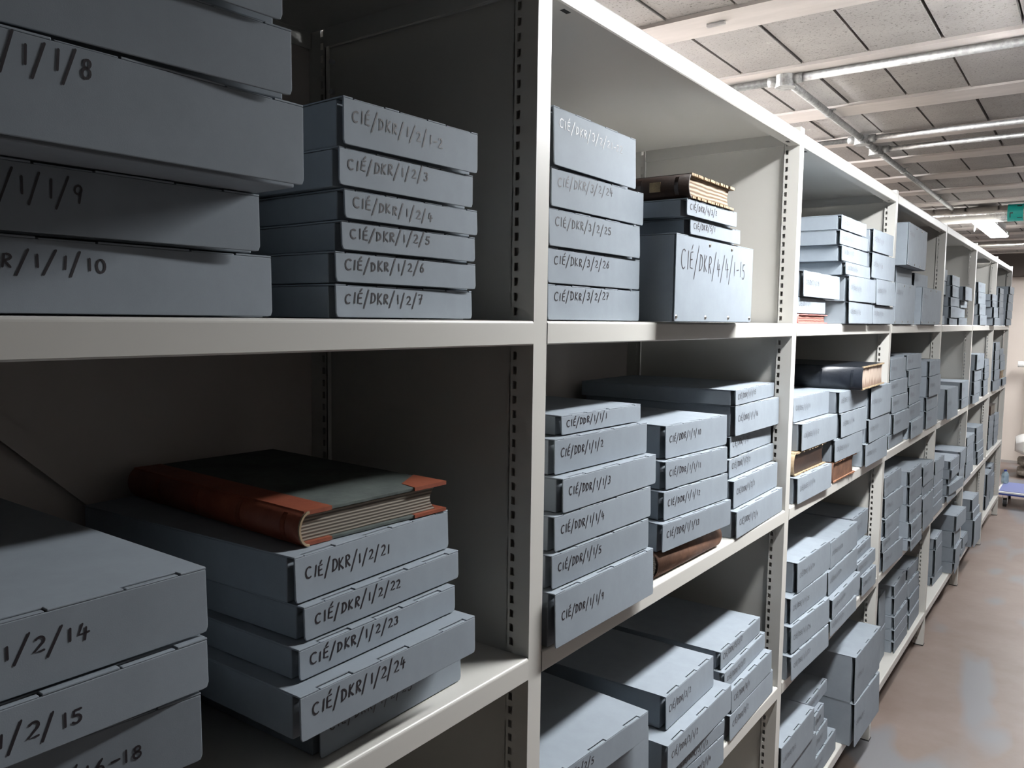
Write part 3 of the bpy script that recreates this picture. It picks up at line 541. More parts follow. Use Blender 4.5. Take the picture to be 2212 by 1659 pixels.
 {'p': (0.0074, 1.2798, 1.1691, -1.1482, 0.3193, 0.0747, 0.43), 'bay': 2, 'label': 'grey archive box marked CIÉ/DSE/1/1/14, second shelf of the third bay', 'txt': 'CIÉ/DSE/1/1/14', 'pen': 0.0014, 't': (0.0176, 0.0105, 0.48, 0.0125)},
 {'p': (-0.0106, 1.2901, 1.2442, -1.4231, 0.2977, 0.0645, 0.33), 'bay': 2, 'book': 'brownopen', 'label': 'brown book with a pale frayed cover edge, between boxes in the third bay'},
 {'p': (-0.0046, 1.3421, 1.3091, -1.1647, 0.3412, 0.079, 0.43), 'bay': 2, 'label': 'grey archive box marked CIÉ/DSE/1/1/12, second shelf of the third bay', 'txt': 'CIÉ/DSE/1/1/12', 'pen': 0.0014, 't': (0.0188, 0.0105, 0.48, 0.0125)},
 {'p': (-0.0311, 1.3385, 1.3886, -0.9134, 0.3447, 0.0724, 0.4119), 'bay': 2, 'label': 'grey archive box, top in the left stack, second shelf of the third bay', 'txt': 'CIÉ/DSE/1/1/11', 'pen': 0.0014, 't': (0.019, 0.0105, 0.48, 0.0125)},
 {'p': (0.0017, 1.6536, 1.1691, -1.2582, 0.2691, 0.0643, 0.33), 'bay': 2, 'book': 'torn', 'label': 'flaking brown leather book with torn edges, under grey boxes in the third bay'},
 {'p': (0.004, 1.6654, 1.2338, -1.6133, 0.3183, 0.0719, 0.43), 'bay': 2, 'label': 'grey archive box, second up in the middle stack, second shelf of the third bay', 'txt': 'CIÉ/DSE/1/1/17', 'pen': 0.0014, 't': (0.0175, 0.0105, 0.48, 0.0125)},
 {'p': (0.0056, 1.7192, 1.306, -0.8989, 0.3131, 0.0785, 0.43), 'bay': 2, 'label': 'grey archive box, third up in the middle stack, second shelf of the third bay', 'txt': 'CIÉ/DSE/1/1/16', 'pen': 0.0014, 't': (0.0172, 0.0105, 0.48, 0.0125)},
 {'p': (-0.0005, 1.7124, 1.3849, -0.935, 0.3444, 0.07, 0.43), 'bay': 2, 'label': 'grey archive box, fourth up in the middle stack, second shelf of the third bay', 'txt': 'CIÉ/DSE/1/1/15', 'pen': 0.0014, 't': (0.0189, 0.0105, 0.48, 0.0125)},
 {'p': (0.0375, 1.824, 1.4554, 1.9879, 0.3977, 0.077, 0.43), 'bay': 2, 'book': 'black', 'label': 'big black ledger with worn page edges, on top of the boxes in the third bay'},
 {'p': (0.0177, 2.0212, 1.1691, -0.3842, 0.3338, 0.0821, 0.43), 'bay': 2, 'label': 'grey archive box, bottom in the right stack, second shelf of the third bay', 'txt': 'CIÉ/DSE/1/1/22', 'pen': 0.0014, 't': (0.0184, 0.0105, 0.48, 0.0125)},
 {'p': (0.018, 2.0495, 1.2516, 0.5386, 0.3464, 0.0829, 0.43), 'bay': 2, 'label': 'grey archive box, second up in the right stack, second shelf of the third bay', 'txt': 'CIÉ/DSE/1/1/21', 'pen': 0.0014, 't': (0.0191, 0.0105, 0.48, 0.0125)},
 {'p': (0.0173, 2.0668, 1.335, 0.1646, 0.3292, 0.1126, 0.43), 'bay': 2, 'label': 'grey archive box, top in the right stack, second shelf of the third bay', 'txt': 'CIÉ/DSE/1/1/20-1', 'pen': 0.0014, 't': (0.0181, 0.0105, 0.48, 0.0125)},
 {'p': (0.0181, 1.2524, 0.6752, -2.4687, 0.3243, 0.0701, 0.43), 'bay': 2, 'label': 'grey archive box marked CIÉ/DSE/1/1/27, third shelf of the third bay', 'txt': 'CIÉ/DSE/1/1/27', 'pen': 0.0014, 't': (0.0178, 0.0105, 0.48, 0.0125)},
 {'p': (0.0102, 1.2673, 0.7457, -3.0342, 0.3247, 0.0784, 0.43), 'bay': 2, 'label': 'grey archive box marked CIÉ/DSE/1/1/26, third shelf of the third bay', 'txt': 'CIÉ/DSE/1/1/26', 'pen': 0.0014, 't': (0.0179, 0.0105, 0.48, 0.0125)},
 {'p': (0.0005, 1.2866, 0.8245, -2.2992, 0.3202, 0.0739, 0.43), 'bay': 2, 'label': 'grey archive box, third up in the left stack, third shelf of the third bay', 'txt': 'CIÉ/DSE/1/1/25', 'pen': 0.0014, 't': (0.0176, 0.0105, 0.48, 0.0125)},
 {'p': (0.0004, 1.3365, 0.8987, -1.3481, 0.3123, 0.0904, 0.43), 'bay': 2, 'label': 'grey archive box marked CIÉ/DSE/1/1/24, third shelf of the third bay', 'txt': 'CIÉ/DSE/1/1/24', 'pen': 0.0014, 't': (0.0172, 0.0105, 0.48, 0.0125)},
 {'p': (0.0193, 1.6487, 0.6752, -0.8051, 0.3155, 0.053, 0.43), 'bay': 2, 'label': 'grey archive box, bottom in the middle stack, third shelf of the third bay', 'txt': 'CIÉ/DSE/1/1/31', 'pen': 0.0014, 't': (0.0174, 0.0105, 0.48, 0.0125)},
 {'p': (0.0195, 1.6638, 0.7286, 0.4353, 0.3731, 0.0639, 0.43), 'bay': 2, 'label': 'grey archive box, second up in the middle stack, third shelf of the third bay', 'txt': 'CIÉ/DSE/1/1/30', 'pen': 0.0014, 't': (0.0205, 0.0105, 0.48, 0.0125)},
 {'p': (-0.0042, 1.6899, 0.7929, -0.0806, 0.3684, 0.0792, 0.43), 'bay': 2, 'label': 'grey archive box marked CIÉ/DSE/1/1/29, third shelf of the third bay', 'txt': 'CIÉ/DSE/1/1/29', 'pen': 0.0014, 't': (0.0203, 0.0105, 0.48, 0.0125)},
 {'p': (-0.0098, 1.7219, 0.8725, 0.3808, 0.3644, 0.0881, 0.43), 'bay': 2, 'label': 'grey archive box marked CIÉ/DSE/1/1/28, third shelf of the third bay', 'txt': 'CIÉ/DSE/1/1/28', 'pen': 0.0014, 't': (0.02, 0.0105, 0.48, 0.0125)},
 {'p': (0.0087, 2.1148, 0.6752, -0.8807, 0.204, 0.0732, 0.43), 'bay': 2, 'label': 'grey archive box, bottom in the right stack, third shelf of the third bay', 'txt': 'CIÉ/DSE/1/2/4', 'pen': 0.0014, 't': (0.0112, 0.0094, 0.48, 0.0125)},
 {'p': (-0.0036, 2.0824, 0.7488, 0.0958, 0.2837, 0.0526, 0.43), 'bay': 2, 'label': 'grey archive box, second up in the right stack, third shelf of the third bay', 'txt': 'CIÉ/DSE/1/2/3', 'pen': 0.0014, 't': (0.0156, 0.0105, 0.48, 0.0125)},
 {'p': (-0.0194, 2.1269, 0.8018, 0.1336, 0.2265, 0.0462, 0.4236), 'bay': 2, 'label': 'grey archive box, third up in the right stack, third shelf of the third bay', 'txt': 'CIÉ/DSE/1/2/2', 'pen': 0.0014, 't': (0.0125, 0.0105, 0.48, 0.0125)},
 {'p': (-0.0424, 2.1594, 0.8484, 0.2369, 0.236, 0.0995, 0.4006), 'bay': 2, 'label': 'grey archive box, top in the right stack, third shelf of the third bay', 'txt': 'CIÉ/DSE/1/2/1', 'pen': 0.0014, 't': (0.013, 0.0105, 0.48, 0.0125)},
 {'p': (-0.0096, 1.3327, 0.1805, -1.1386, 0.2717, 0.1046, 0.43), 'bay': 2, 'label': 'grey archive box, bottom in the left stack, bottom shelf of the third bay', 'txt': ''},
 {'p': (0.0016, 1.2839, 0.2855, -0.8835, 0.3074, 0.0996, 0.43), 'bay': 2, 'label': 'grey archive box, second up in the left stack, bottom shelf of the third bay', 'txt': ''},
 {'p': (0.0068, 1.2379, 0.3855, -0.531, 0.3079, 0.0987, 0.43), 'bay': 2, 'label': 'grey archive box, top in the left stack, bottom shelf of the third bay', 'txt': 'CIÉ/DSE/9/5', 'pen': 0.0014, 't': (0.0169, 0.0105, 0.48, 0.0125)},
 {'p': (-0.0104, 1.6149, 0.1805, -0.0064, 0.2945, 0.0741, 0.43), 'bay': 2, 'label': 'grey archive box, bottom in the middle stack, bottom shelf of the third bay', 'txt': 'CIÉ/DSE/9/6', 'pen': 0.0014, 't': (0.0162, 0.0105, 0.48, 0.0125)},
 {'p': (-0.018, 1.6589, 0.255, 0.3025, 0.1647, 0.0694, 0.425), 'bay': 2, 'label': 'grey archive box, second up in the middle stack, bottom shelf of the third bay', 'txt': 'CIÉ/DSE/9/7', 'pen': 0.0014, 't': (0.0091, 0.009, 0.48, 0.0125)},
 {'p': (-0.0231, 1.6782, 0.3248, 1.1748, 0.1188, 0.0631, 0.4199), 'bay': 2, 'label': 'grey archive box, third up in the middle stack, bottom shelf of the third bay', 'txt': 'CIÉ/DSE/9/8', 'pen': 0.0014, 't': (0.0065, 0.0065, 0.48, 0.0125)},
 {'p': (-0.0432, 1.657, 0.3883, 0.027, 0.2356, 0.0446, 0.3998), 'bay': 2, 'label': 'grey archive box, top in the middle stack, bottom shelf of the third bay', 'txt': 'CIÉ/DSE/9/9', 'pen': 0.0014, 't': (0.013, 0.0105, 0.4778, 0.0125)},
 {'p': (0.038, 1.957, 0.1805, -1.3909, 0.3461, 0.1572, 0.43), 'bay': 2, 'label': 'grey archive box, bottom in the right stack, bottom shelf of the third bay', 'txt': 'CIÉ/DSE/9/2', 'pen': 0.0014, 't': (0.019, 0.0105, 0.48, 0.0125)},
 {'p': (0.0336, 1.9567, 0.3381, -0.5438, 0.3723, 0.1692, 0.43), 'bay': 2, 'label': 'grey archive box, top in the right stack, bottom shelf of the third bay', 'txt': 'CIÉ/DSE/9/1', 'pen': 0.0014, 't': (0.0205, 0.0105, 0.48, 0.0125)},
 {'p': (0.0078, 2.438, 1.6721, -0.1642, 0.3906, 0.165, 0.43), 'bay': 3, 'label': 'large riveted grey box, bottom in the left stack, top shelf of the fourth bay', 'txt': 'CIÉ/DSE/4/1', 'riv': 1, 'pen': 0.0014, 't': (0.0215, 0.011, 0.72, 0.014)},
 {'p': (-0.0168, 2.544, 1.8376, -0.3624, 0.3141, 0.0674, 0.4262), 'bay': 3, 'label': 'grey archive box, top in the left stack, top shelf of the fourth bay', 'txt': ''},
 {'p': (0.03, 2.5087, 1.9048, 0.9603, 0.4437, 0.1667, 0.43), 'bay': 3, 'label': 'single large riveted grey box at the middle of the top shelf, fourth bay', 'txt': 'CIÉ/DSE/6/1', 'riv': 1, 'pen': 0.0014, 't': (0.0244, 0.011, 0.72, 0.014)},
 {'p': (0.02, 2.9344, 1.6721, -0.1809, 0.4835, 0.1643, 0.43), 'bay': 3, 'label': 'large riveted grey box, bottom in the right stack, top shelf of the fourth bay', 'txt': 'CIÉ/DSE/5/1', 'riv': 1, 'pen': 0.0014, 't': (0.0266, 0.011, 0.72, 0.014)},
 {'p': (-0.0231, 2.973, 1.8368, -0.6286, 0.3084, 0.0646, 0.4199), 'bay': 3, 'label': 'grey archive box, top in the right stack, top shelf of the fourth bay', 'txt': ''},
 {'p': (-0.0057, 2.5108, 1.1691, 0.4346, 0.298, 0.055, 0.43), 'bay': 3, 'label': 'grey archive box, bottom in the left stack, second shelf of the fourth bay', 'txt': 'CIÉ/DSE/2/5', 'pen': 0.0014, 't': (0.0164, 0.0105, 0.48, 0.0125)},
 {'p': (0.004, 2.5503, 1.2245, 0.0404, 0.3168, 0.0839, 0.43), 'bay': 3, 'label': 'grey archive box, second up in the left stack, second shelf of the fourth bay', 'txt': 'CIÉ/DSE/2/4', 'pen': 0.0014, 't': (0.0174, 0.0105, 0.48, 0.0125)},
 {'p': (-0.0082, 2.5542, 1.3088, -0.152, 0.3191, 0.0698, 0.43), 'bay': 3, 'label': 'grey archive box, third up in the left stack, second shelf of the fourth bay', 'txt': 'CIÉ/DSE/2/3', 'pen': 0.0014, 't': (0.0176, 0.0105, 0.48, 0.0125)},
 {'p': (-0.0159, 2.5477, 1.379, -0.9375, 0.322, 0.0637, 0.4271), 'bay': 3, 'label': 'grey archive box, fourth up in the left stack, second shelf of the fourth bay', 'txt': 'CIÉ/DSE/2/2', 'pen': 0.0014, 't': (0.0177, 0.0105, 0.48, 0.0125)},
 {'p': (-0.0211, 2.5596, 1.4431, 0.061, 0.3123, 0.0878, 0.4219), 'bay': 3, 'label': 'grey archive box, top in the left stack, second shelf of the fourth bay', 'txt': 'CIÉ/DSE/2/1', 'pen': 0.0014, 't': (0.0172, 0.0105, 0.48, 0.0125)},
 {'p': (0.0111, 2.8856, 1.1691, 0.5298, 0.2943, 0.0774, 0.43), 'bay': 3, 'label': 'grey archive box, bottom in the middle stack, second shelf of the fourth bay', 'txt': 'CIÉ/DSE/2/10', 'pen': 0.0014, 't': (0.0162, 0.0105, 0.48, 0.0125)},
 {'p': (-0.0013, 2.8893, 1.2469, 1.1064, 0.3026, 0.0681, 0.43), 'bay': 3, 'label': 'grey archive box, second up in the middle stack, second shelf of the fourth bay', 'txt': 'CIÉ/DSE/2/9', 'pen': 0.0014, 't': (0.0166, 0.0105, 0.48, 0.0125)},
 {'p': (-0.0073, 2.91, 1.3154, 1.7387, 0.2926, 0.0821, 0.43), 'bay': 3, 'label': 'grey archive box, third up in the middle stack, second shelf of the fourth bay', 'txt': 'CIÉ/DSE/2/8', 'pen': 0.0014, 't': (0.0161, 0.0105, 0.48, 0.0125)},
 {'p': (-0.0132, 2.9101, 1.3979, 0.2966, 0.3084, 0.0725, 0.4298), 'bay': 3, 'label': 'grey archive box, fourth up in the middle stack, second shelf of the fourth bay', 'txt': 'CIÉ/DSE/2/7', 'pen': 0.0014, 't': (0.017, 0.0105, 0.48, 0.0125)},
 {'p': (-0.0231, 2.9029, 1.4708, -0.6411, 0.3232, 0.0676, 0.4199), 'bay': 3, 'label': 'grey archive box, top in the middle stack, second shelf of the fourth bay', 'txt': 'CIÉ/DSE/2/6', 'pen': 0.0014, 't': (0.0178, 0.0105, 0.48, 0.0125)},
 {'p': (0.0064, 3.286, 1.1691, -0.1586, 0.31, 0.0888, 0.43), 'bay': 3, 'label': 'grey archive box, bottom in the right stack, second shelf of the fourth bay', 'txt': 'CIÉ/DSE/2/14', 'pen': 0.0014, 't': (0.0171, 0.0105, 0.48, 0.0125)},
 {'p': (0.0035, 3.2846, 1.2583, 0.0377, 0.3114, 0.0678, 0.43), 'bay': 3, 'label': 'grey archive box, second up in the right stack, second shelf of the fourth bay', 'txt': 'CIÉ/DSE/2/13', 'pen': 0.0014, 't': (0.0171, 0.0105, 0.48, 0.0125)},
 {'p': (0.0106, 3.2891, 1.3265, -0.438, 0.3069, 0.098, 0.43), 'bay': 3, 'label': 'grey archive box, third up in the right stack, second shelf of the fourth bay', 'txt': 'CIÉ/DSE/2/12', 'pen': 0.0014, 't': (0.0169, 0.0105, 0.48, 0.0125)},
 {'p': (0.0088, 3.2875, 1.4249, 0.2053, 0.3085, 0.0743, 0.43), 'bay': 3, 'label': 'grey archive box, top in the right stack, second shelf of the fourth bay', 'txt': 'CIÉ/DSE/2/11', 'pen': 0.0014, 't': (0.017, 0.0105, 0.48, 0.0125)},
 {'p': (0.0068, 2.467, 0.6752, -2.0753, 0.3228, 0.083, 0.43), 'bay': 3, 'label': 'grey archive box, bottom in the left stack, third shelf of the fourth bay', 'txt': 'CIÉ/DSE/3/5', 'pen': 0.0014, 't': (0.0178, 0.0105, 0.48, 0.0125)},
 {'p': (0.0041, 2.4515, 0.7586, -1.117, 0.2904, 0.053, 0.43), 'bay': 3, 'label': 'grey archive box, second up in the left stack, third shelf of the fourth bay', 'txt': 'CIÉ/DSE/3/4', 'pen': 0.0014, 't': (0.016, 0.0105, 0.48, 0.0125)},
 {'p': (0.0028, 2.4946, 0.8119, 0.0366, 0.269, 0.0747, 0.43), 'bay': 3, 'label': 'grey archive box, third up in the left stack, third shelf of the fourth bay', 'txt': 'CIÉ/DSE/3/3', 'pen': 0.0014, 't': (0.0148, 0.0105, 0.48, 0.0125)},
 {'p': (-0.0059, 2.5112, 0.887, -0.934, 0.3329, 0.0837, 0.43), 'bay': 3, 'label': 'grey archive box, fourth up in the left stack, third shelf of the fourth bay', 'txt': 'CIÉ/DSE/3/2', 'pen': 0.0014, 't': (0.0183, 0.0105, 0.48, 0.0125)},
 {'p': (-0.012, 2.5181, 0.9712, -0.0115, 0.3246, 0.0804, 0.43), 'bay': 3, 'label': 'grey archive box, top in the left stack, third shelf of the fourth bay', 'txt': 'CIÉ/DSE/3/1', 'pen': 0.0014, 't': (0.0179, 0.0105, 0.48, 0.0125)},
 {'p': (0.0366, 2.8716, 0.6752, 0.3111, 0.2697, 0.0491, 0.43), 'bay': 3, 'label': 'grey archive box, bottom in the middle stack, third shelf of the fourth bay', 'txt': 'CIÉ/DSE/3/10', 'pen': 0.0014, 't': (0.0148, 0.0105, 0.48, 0.0125)},
 {'p': (0.0322, 2.8962, 0.7246, 0.7938, 0.2692, 0.0707, 0.43), 'bay': 3, 'label': 'grey archive box, second up in the middle stack, third shelf of the fourth bay', 'txt': 'CIÉ/DSE/3/9', 'pen': 0.0014, 't': (0.0148, 0.0105, 0.48, 0.0125)},
 {'p': (0.0204, 2.9008, 0.7957, -0.0435, 0.2912, 0.0766, 0.43), 'bay': 3, 'label': 'grey archive box, third up in the middle stack, third shelf of the fourth bay', 'txt': 'CIÉ/DSE/3/8', 'pen': 0.0014, 't': (0.016, 0.0105, 0.48, 0.0125)},
 {'p': (0.0154, 2.9105, 0.8728, 0.531, 0.3102, 0.0816, 0.43), 'bay': 3, 'label': 'grey archive box, fourth up in the middle stack, third shelf of the fourth bay', 'txt': 'CIÉ/DSE/3/7', 'pen': 0.0014, 't': (0.0171, 0.0105, 0.48, 0.0125)},
 {'p': (0.0114, 2.9173, 0.9548, 1.0914, 0.3169, 0.066, 0.43), 'bay': 3, 'label': 'grey archive box, top in the middle stack, third shelf of the fourth bay', 'txt': 'CIÉ/DSE/3/6', 'pen': 0.0014, 't': (0.0174, 0.0105, 0.48, 0.0125)},
 {'p': (0.0131, 3.2814, 0.6752, 0.453, 0.3009, 0.1604, 0.43), 'bay': 3, 'label': 'grey archive box, bottom in the right stack, third shelf of the fourth bay', 'txt': 'CIÉ/DSE/3/13', 'pen': 0.0014, 't': (0.0166, 0.0105, 0.48, 0.0125)},
 {'p': (0.0013, 3.3137, 0.836, -0.6772, 0.2824, 0.0532, 0.43), 'bay': 3, 'label': 'grey archive box, second up in the right stack, third shelf of the fourth bay', 'txt': ''},
 {'p': (0.003, 3.3096, 0.8897, -0.1658, 0.2865, 0.0957, 0.43), 'bay': 3, 'label': 'grey archive box, top in the right stack, third shelf of the fourth bay', 'txt': 'CIÉ/DSE/3/11', 'pen': 0.0014, 't': (0.0158, 0.0105, 0.48, 0.0125)},
 {'p': (-0.0446, 2.7141, 0.1805, 2.2921, 0.172, 0.1471, 0.3984), 'bay': 3, 'label': 'grey archive box, bottom in the left stack, bottom shelf of the fourth bay', 'txt': ''},
 {'p': (-0.0539, 2.739, 0.3281, 1.8287, 0.1507, 0.1514, 0.3891), 'bay': 3, 'label': 'grey archive box, top in the left stack, bottom shelf of the fourth bay', 'txt': ''},
 {'p': (-0.0169, 2.9211, 0.1805, -0.2114, 0.3003, 0.0545, 0.4261), 'bay': 3, 'label': 'grey archive box, bottom in the middle stack, bottom shelf of the fourth bay', 'txt': ''},
 {'p': (-0.0187, 2.9248, 0.2354, -0.3138, 0.2895, 0.053, 0.4243), 'bay': 3, 'label': 'grey archive box, second up in the middle stack, bottom shelf of the fourth bay', 'txt': ''},
 {'p': (-0.0222, 2.9294, 0.2888, -0.3225, 0.2891, 0.0573, 0.4208), 'bay': 3, 'label': 'grey archive box, third up in the middle stack, bottom shelf of the fourth bay', 'txt': ''},
 {'p': (-0.0287, 2.9443, 0.3465, 0.7259, 0.3248, 0.0826, 0.4143), 'bay': 3, 'label': 'grey archive box, fourth up in the middle stack, bottom shelf of the fourth bay', 'txt': ''},
 {'p': (-0.0327, 2.9453, 0.4296, 1.2826, 0.3001, 0.0553, 0.4103), 'bay': 3, 'label': 'grey archive box, top in the middle stack, bottom shelf of the fourth bay', 'txt': ''},
 {'p': (-0.0176, 3.2669, 0.1805, 0.5449, 0.2785, 0.0766, 0.4254), 'bay': 3, 'label': 'grey archive box, bottom in the right stack, bottom shelf of the fourth bay', 'txt': ''},
 {'p': (-0.024, 3.3012, 0.2576, 0.5636, 0.2651, 0.073, 0.419), 'bay': 3, 'label': 'grey archive box, second up in the right stack, bottom shelf of the fourth bay', 'txt': ''},
 {'p': (-0.0356, 3.2935, 0.3309, -0.9865, 0.2711, 0.0725, 0.4074), 'bay': 3, 'label': 'grey archive box, third up in the right stack, bottom shelf of the fourth bay', 'txt': ''},
 {'p': (-0.0425, 3.3099, 0.4038, -0.3406, 0.283, 0.0635, 0.4005), 'bay': 3, 'label': 'grey archive box, top in the right stack, bottom shelf of the fourth bay', 'txt': ''},
 {'p': (-0.0173, 3.638, 1.6721, 1.2155, 0.2305, 0.0488, 0.4257), 'bay': 4, 'label': 'grey archive box, bottom in the left stack, top shelf of the fifth bay', 'txt': 'CIÉ/DSE/7/1', 'pen': 0.0014, 't': (0.0127, 0.0105, 0.48, 0.0125)},
 {'p': (-0.0254, 3.638, 1.7213, 1.4819, 0.2312, 0.0538, 0.4176), 'bay': 4, 'label': 'grey archive box, second up in the left stack, top shelf of the fifth bay', 'txt': 'CIÉ/DSE/7/1', 'pen': 0.0014, 't': (0.0127, 0.0105, 0.48, 0.0125)},
 {'p': (-0.0287, 3.6381, 1.7755, 1.2828, 0.2312, 0.0533, 0.4143), 'bay': 4, 'label': 'grey archive box, third up in the left stack, top shelf of the fifth bay', 'txt': 'CIÉ/DSE/7/1', 'pen': 0.0014, 't': (0.0127, 0.0105, 0.48, 0.0125)},
 {'p': (-0.0219, 3.6469, 1.8292, 0.5721, 0.2196, 0.0714, 0.4211), 'bay': 4, 'label': 'grey archive box, fourth up in the left stack, top shelf of the fifth bay', 'txt': 'CIÉ/DSE/7/1', 'pen': 0.0014, 't': (0.0121, 0.0105, 0.48, 0.0125)},
 {'p': (-0.0205, 3.6474, 1.901, 0.3992, 0.2179, 0.0608, 0.4225), 'bay': 4, 'label': 'grey archive box, top in the left stack, top shelf of the fifth bay', 'txt': 'CIÉ/DSE/7/1', 'pen': 0.0014, 't': (0.012, 0.0105, 0.48, 0.0125)},
 {'p': (-0.0002, 3.8708, 1.6721, 0.7932, 0.3028, 0.038, 0.43), 'bay': 4, 'label': 'grey archive box, bottom in the middle stack, top shelf of the fifth bay', 'txt': 'CIÉ/DSE/7/2', 'pen': 0.0014, 't': (0.0167, 0.0105, 0.4, 0.0115)},
 {'p': (0.0032, 3.8777, 1.7105, 0.1294, 0.3084, 0.0606, 0.43), 'bay': 4, 'label': 'grey archive box, second up in the middle stack, top shelf of the fifth bay', 'txt': 'CIÉ/DSE/7/2', 'pen': 0.0014, 't': (0.017, 0.0105, 0.48, 0.0125)},
 {'p': (0.0007, 3.8706, 1.7716, -0.922, 0.2773, 0.0492, 0.43), 'bay': 4, 'label': 'grey archive box, third up in the middle stack, top shelf of the fifth bay', 'txt': 'CIÉ/DSE/7/2', 'pen': 0.0014, 't': (0.0153, 0.0105, 0.48, 0.0125)},
 {'p': (0.0057, 3.8783, 1.8212, 1.2457, 0.2819, 0.0601, 0.43), 'bay': 4, 'label': 'grey archive box, fourth up in the middle stack, top shelf of the fifth bay', 'txt': 'CIÉ/DSE/7/2', 'pen': 0.0014, 't': (0.0155, 0.0105, 0.48, 0.0125)},
 {'p': (0.0025, 3.8694, 1.8816, 0.6623, 0.2896, 0.0553, 0.43), 'bay': 4, 'label': 'grey archive box, top in the middle stack, top shelf of the fifth bay', 'txt': 'CIÉ/DSE/7/2', 'pen': 0.0014, 't': (0.0159, 0.0105, 0.48, 0.0125)},
 {'p': (0.0001, 4.2127, 1.6721, -0.2622, 0.3123, 0.0421, 0.43), 'bay': 4, 'label': 'grey archive box, bottom in the right stack, top shelf of the fifth bay', 'txt': 'CIÉ/DSE/7/3', 'pen': 0.0014, 't': (0.0172, 0.0105, 0.4, 0.0115)},
 {'p': (-0.0116, 4.2758, 1.7147, 1.2289, 0.2995, 0.0568, 0.43), 'bay': 4, 'label': 'grey archive box, second up in the right stack, top shelf of the fifth bay', 'txt': 'CIÉ/DSE/7/3', 'pen': 0.0014, 't': (0.0165, 0.0105, 0.48, 0.0125)},
 {'p': (-0.0032, 4.2689, 1.7719, 0.9285, 0.3005, 0.0394, 0.43), 'bay': 4, 'label': 'grey archive box, third up in the right stack, top shelf of the fifth bay', 'txt': 'CIÉ/DSE/7/3', 'pen': 0.0014, 't': (0.0165, 0.0105, 0.4, 0.0115)},
 {'p': (0.0303, 4.1626, 1.8116, 0.8314, 0.2967, 0.0768, 0.43), 'bay': 4, 'label': 'grey archive box, top in the right stack, top shelf of the fifth bay', 'txt': 'CIÉ/DSE/7/3', 'pen': 0.0014, 't': (0.0163, 0.0105, 0.48, 0.0125)},
 {'p': (0.0185, 3.8067, 1.1691, -1.2481, 0.3235, 0.1631, 0.43), 'bay': 4, 'label': 'single grey archive box at the left of the second shelf, fifth bay', 'txt': 'CIÉ/DSE/8/1', 'pen': 0.0014, 't': (0.0178, 0.0105, 0.48, 0.0125)},
 {'p': (0.0043, 4.4879, 1.1691, 0.2539, 0.3081, 0.0572, 0.43), 'bay': 4, 'label': 'grey archive box, bottom in the right stack, second shelf of the fifth bay', 'txt': 'CIÉ/DSE/8/3', 'pen': 0.0014, 't': (0.0169, 0.0105, 0.48, 0.0125)},
 {'p': (0.0005, 4.4997, 1.2267, 0.2202, 0.2964, 0.1029, 0.43), 'bay': 4, 'label': 'grey archive box, top in the right stack, second shelf of the fifth bay', 'txt': 'CIÉ/DSE/8/2', 'pen': 0.0014, 't': (0.0163, 0.0105, 0.48, 0.0125)},
 {'p': (0.0077, 3.638, 0.6752, 0.0453, 0.2965, 0.0564, 0.43), 'bay': 4, 'label': 'grey archive box, bottom in the left stack, third shelf of the fifth bay', 'txt': ''},
 {'p': (0.0046, 3.6546, 0.7319, 0.475, 0.3053, 0.0416, 0.43), 'bay': 4, 'label': 'grey archive box, second up in the left stack, third shelf of the fifth bay', 'txt': ''},
 {'p': (-0.0005, 3.6788, 0.7739, 0.4488, 0.3055, 0.0494, 0.43), 'bay': 4, 'label': 'grey archive box, third up in the left stack, third shelf of the fifth bay', 'txt': ''},
 {'p': (-0.0083, 3.7138, 0.8237, 0.1818, 0.3069, 0.0563, 0.43), 'bay': 4, 'label': 'grey archive box, fourth up in the left stack, third shelf of the fifth bay', 'txt': ''},
 {'p': (-0.0084, 3.7392, 0.8804, 0.1577, 0.2987, 0.0713, 0.43), 'bay': 4, 'label': 'grey archive box, top in the left stack, third shelf of the fifth bay', 'txt': ''},
 {'p': (0.014, 4.0501, 0.6752, -1.0274, 0.3021, 0.0395, 0.43), 'bay': 4, 'label': 'grey archive box, bottom in the middle stack, third shelf of the fifth bay', 'txt': ''},
 {'p': (0.0176, 4.0812, 0.7151, -3.5262, 0.3741, 0.0554, 0.43), 'bay': 4, 'label': 'grey archive box, second up in the middle stack, third shelf of the fifth bay', 'txt': ''},
 {'p': (0.0092, 4.1048, 0.7709, -1.035, 0.2816, 0.0331, 0.43), 'bay': 4, 'label': 'grey archive box, third up in the middle stack, third shelf of the fifth bay', 'txt': ''},
 {'p': (0.0244, 4.097, 0.8044, 0.5755, 0.3038, 0.0544, 0.43), 'bay': 4, 'label': 'grey archive box, fourth up in the middle stack, third shelf of the fifth bay', 'txt': ''},
 {'p': (0.0159, 4.0962, 0.8592, -0.908, 0.3109, 0.0484, 0.43), 'bay': 4, 'label': 'grey archive box, top in the middle stack, third shelf of the fifth bay', 'txt': ''},
 {'p': (0.0012, 4.5396, 0.6752, -0.4144, 0.2565, 0.0688, 0.43), 'bay': 4, 'label': 'grey archive box, bottom in the right stack, third shelf of the fifth bay', 'txt': ''},
 {'p': (0.0074, 4.5308, 0.7444, 0.8559, 0.2652, 0.0595, 0.43), 'bay': 4, 'label': 'grey archive box, second up in the right stack, third shelf of the fifth bay', 'txt': ''},
 {'p': (0.0116, 4.5208, 0.8043, 0.6421, 0.2753, 0.1017, 0.43), 'bay': 4, 'label': 'grey archive box, top in the right stack, third shelf of the fifth bay', 'txt': ''},
 {'p': (-0.0398, 4.0843, 0.1805, -1.5975, 0.2904, 0.0497, 0.4032), 'bay': 4, 'label': 'grey archive box, bottom in the left stack, bottom shelf of the fifth bay', 'txt': ''},
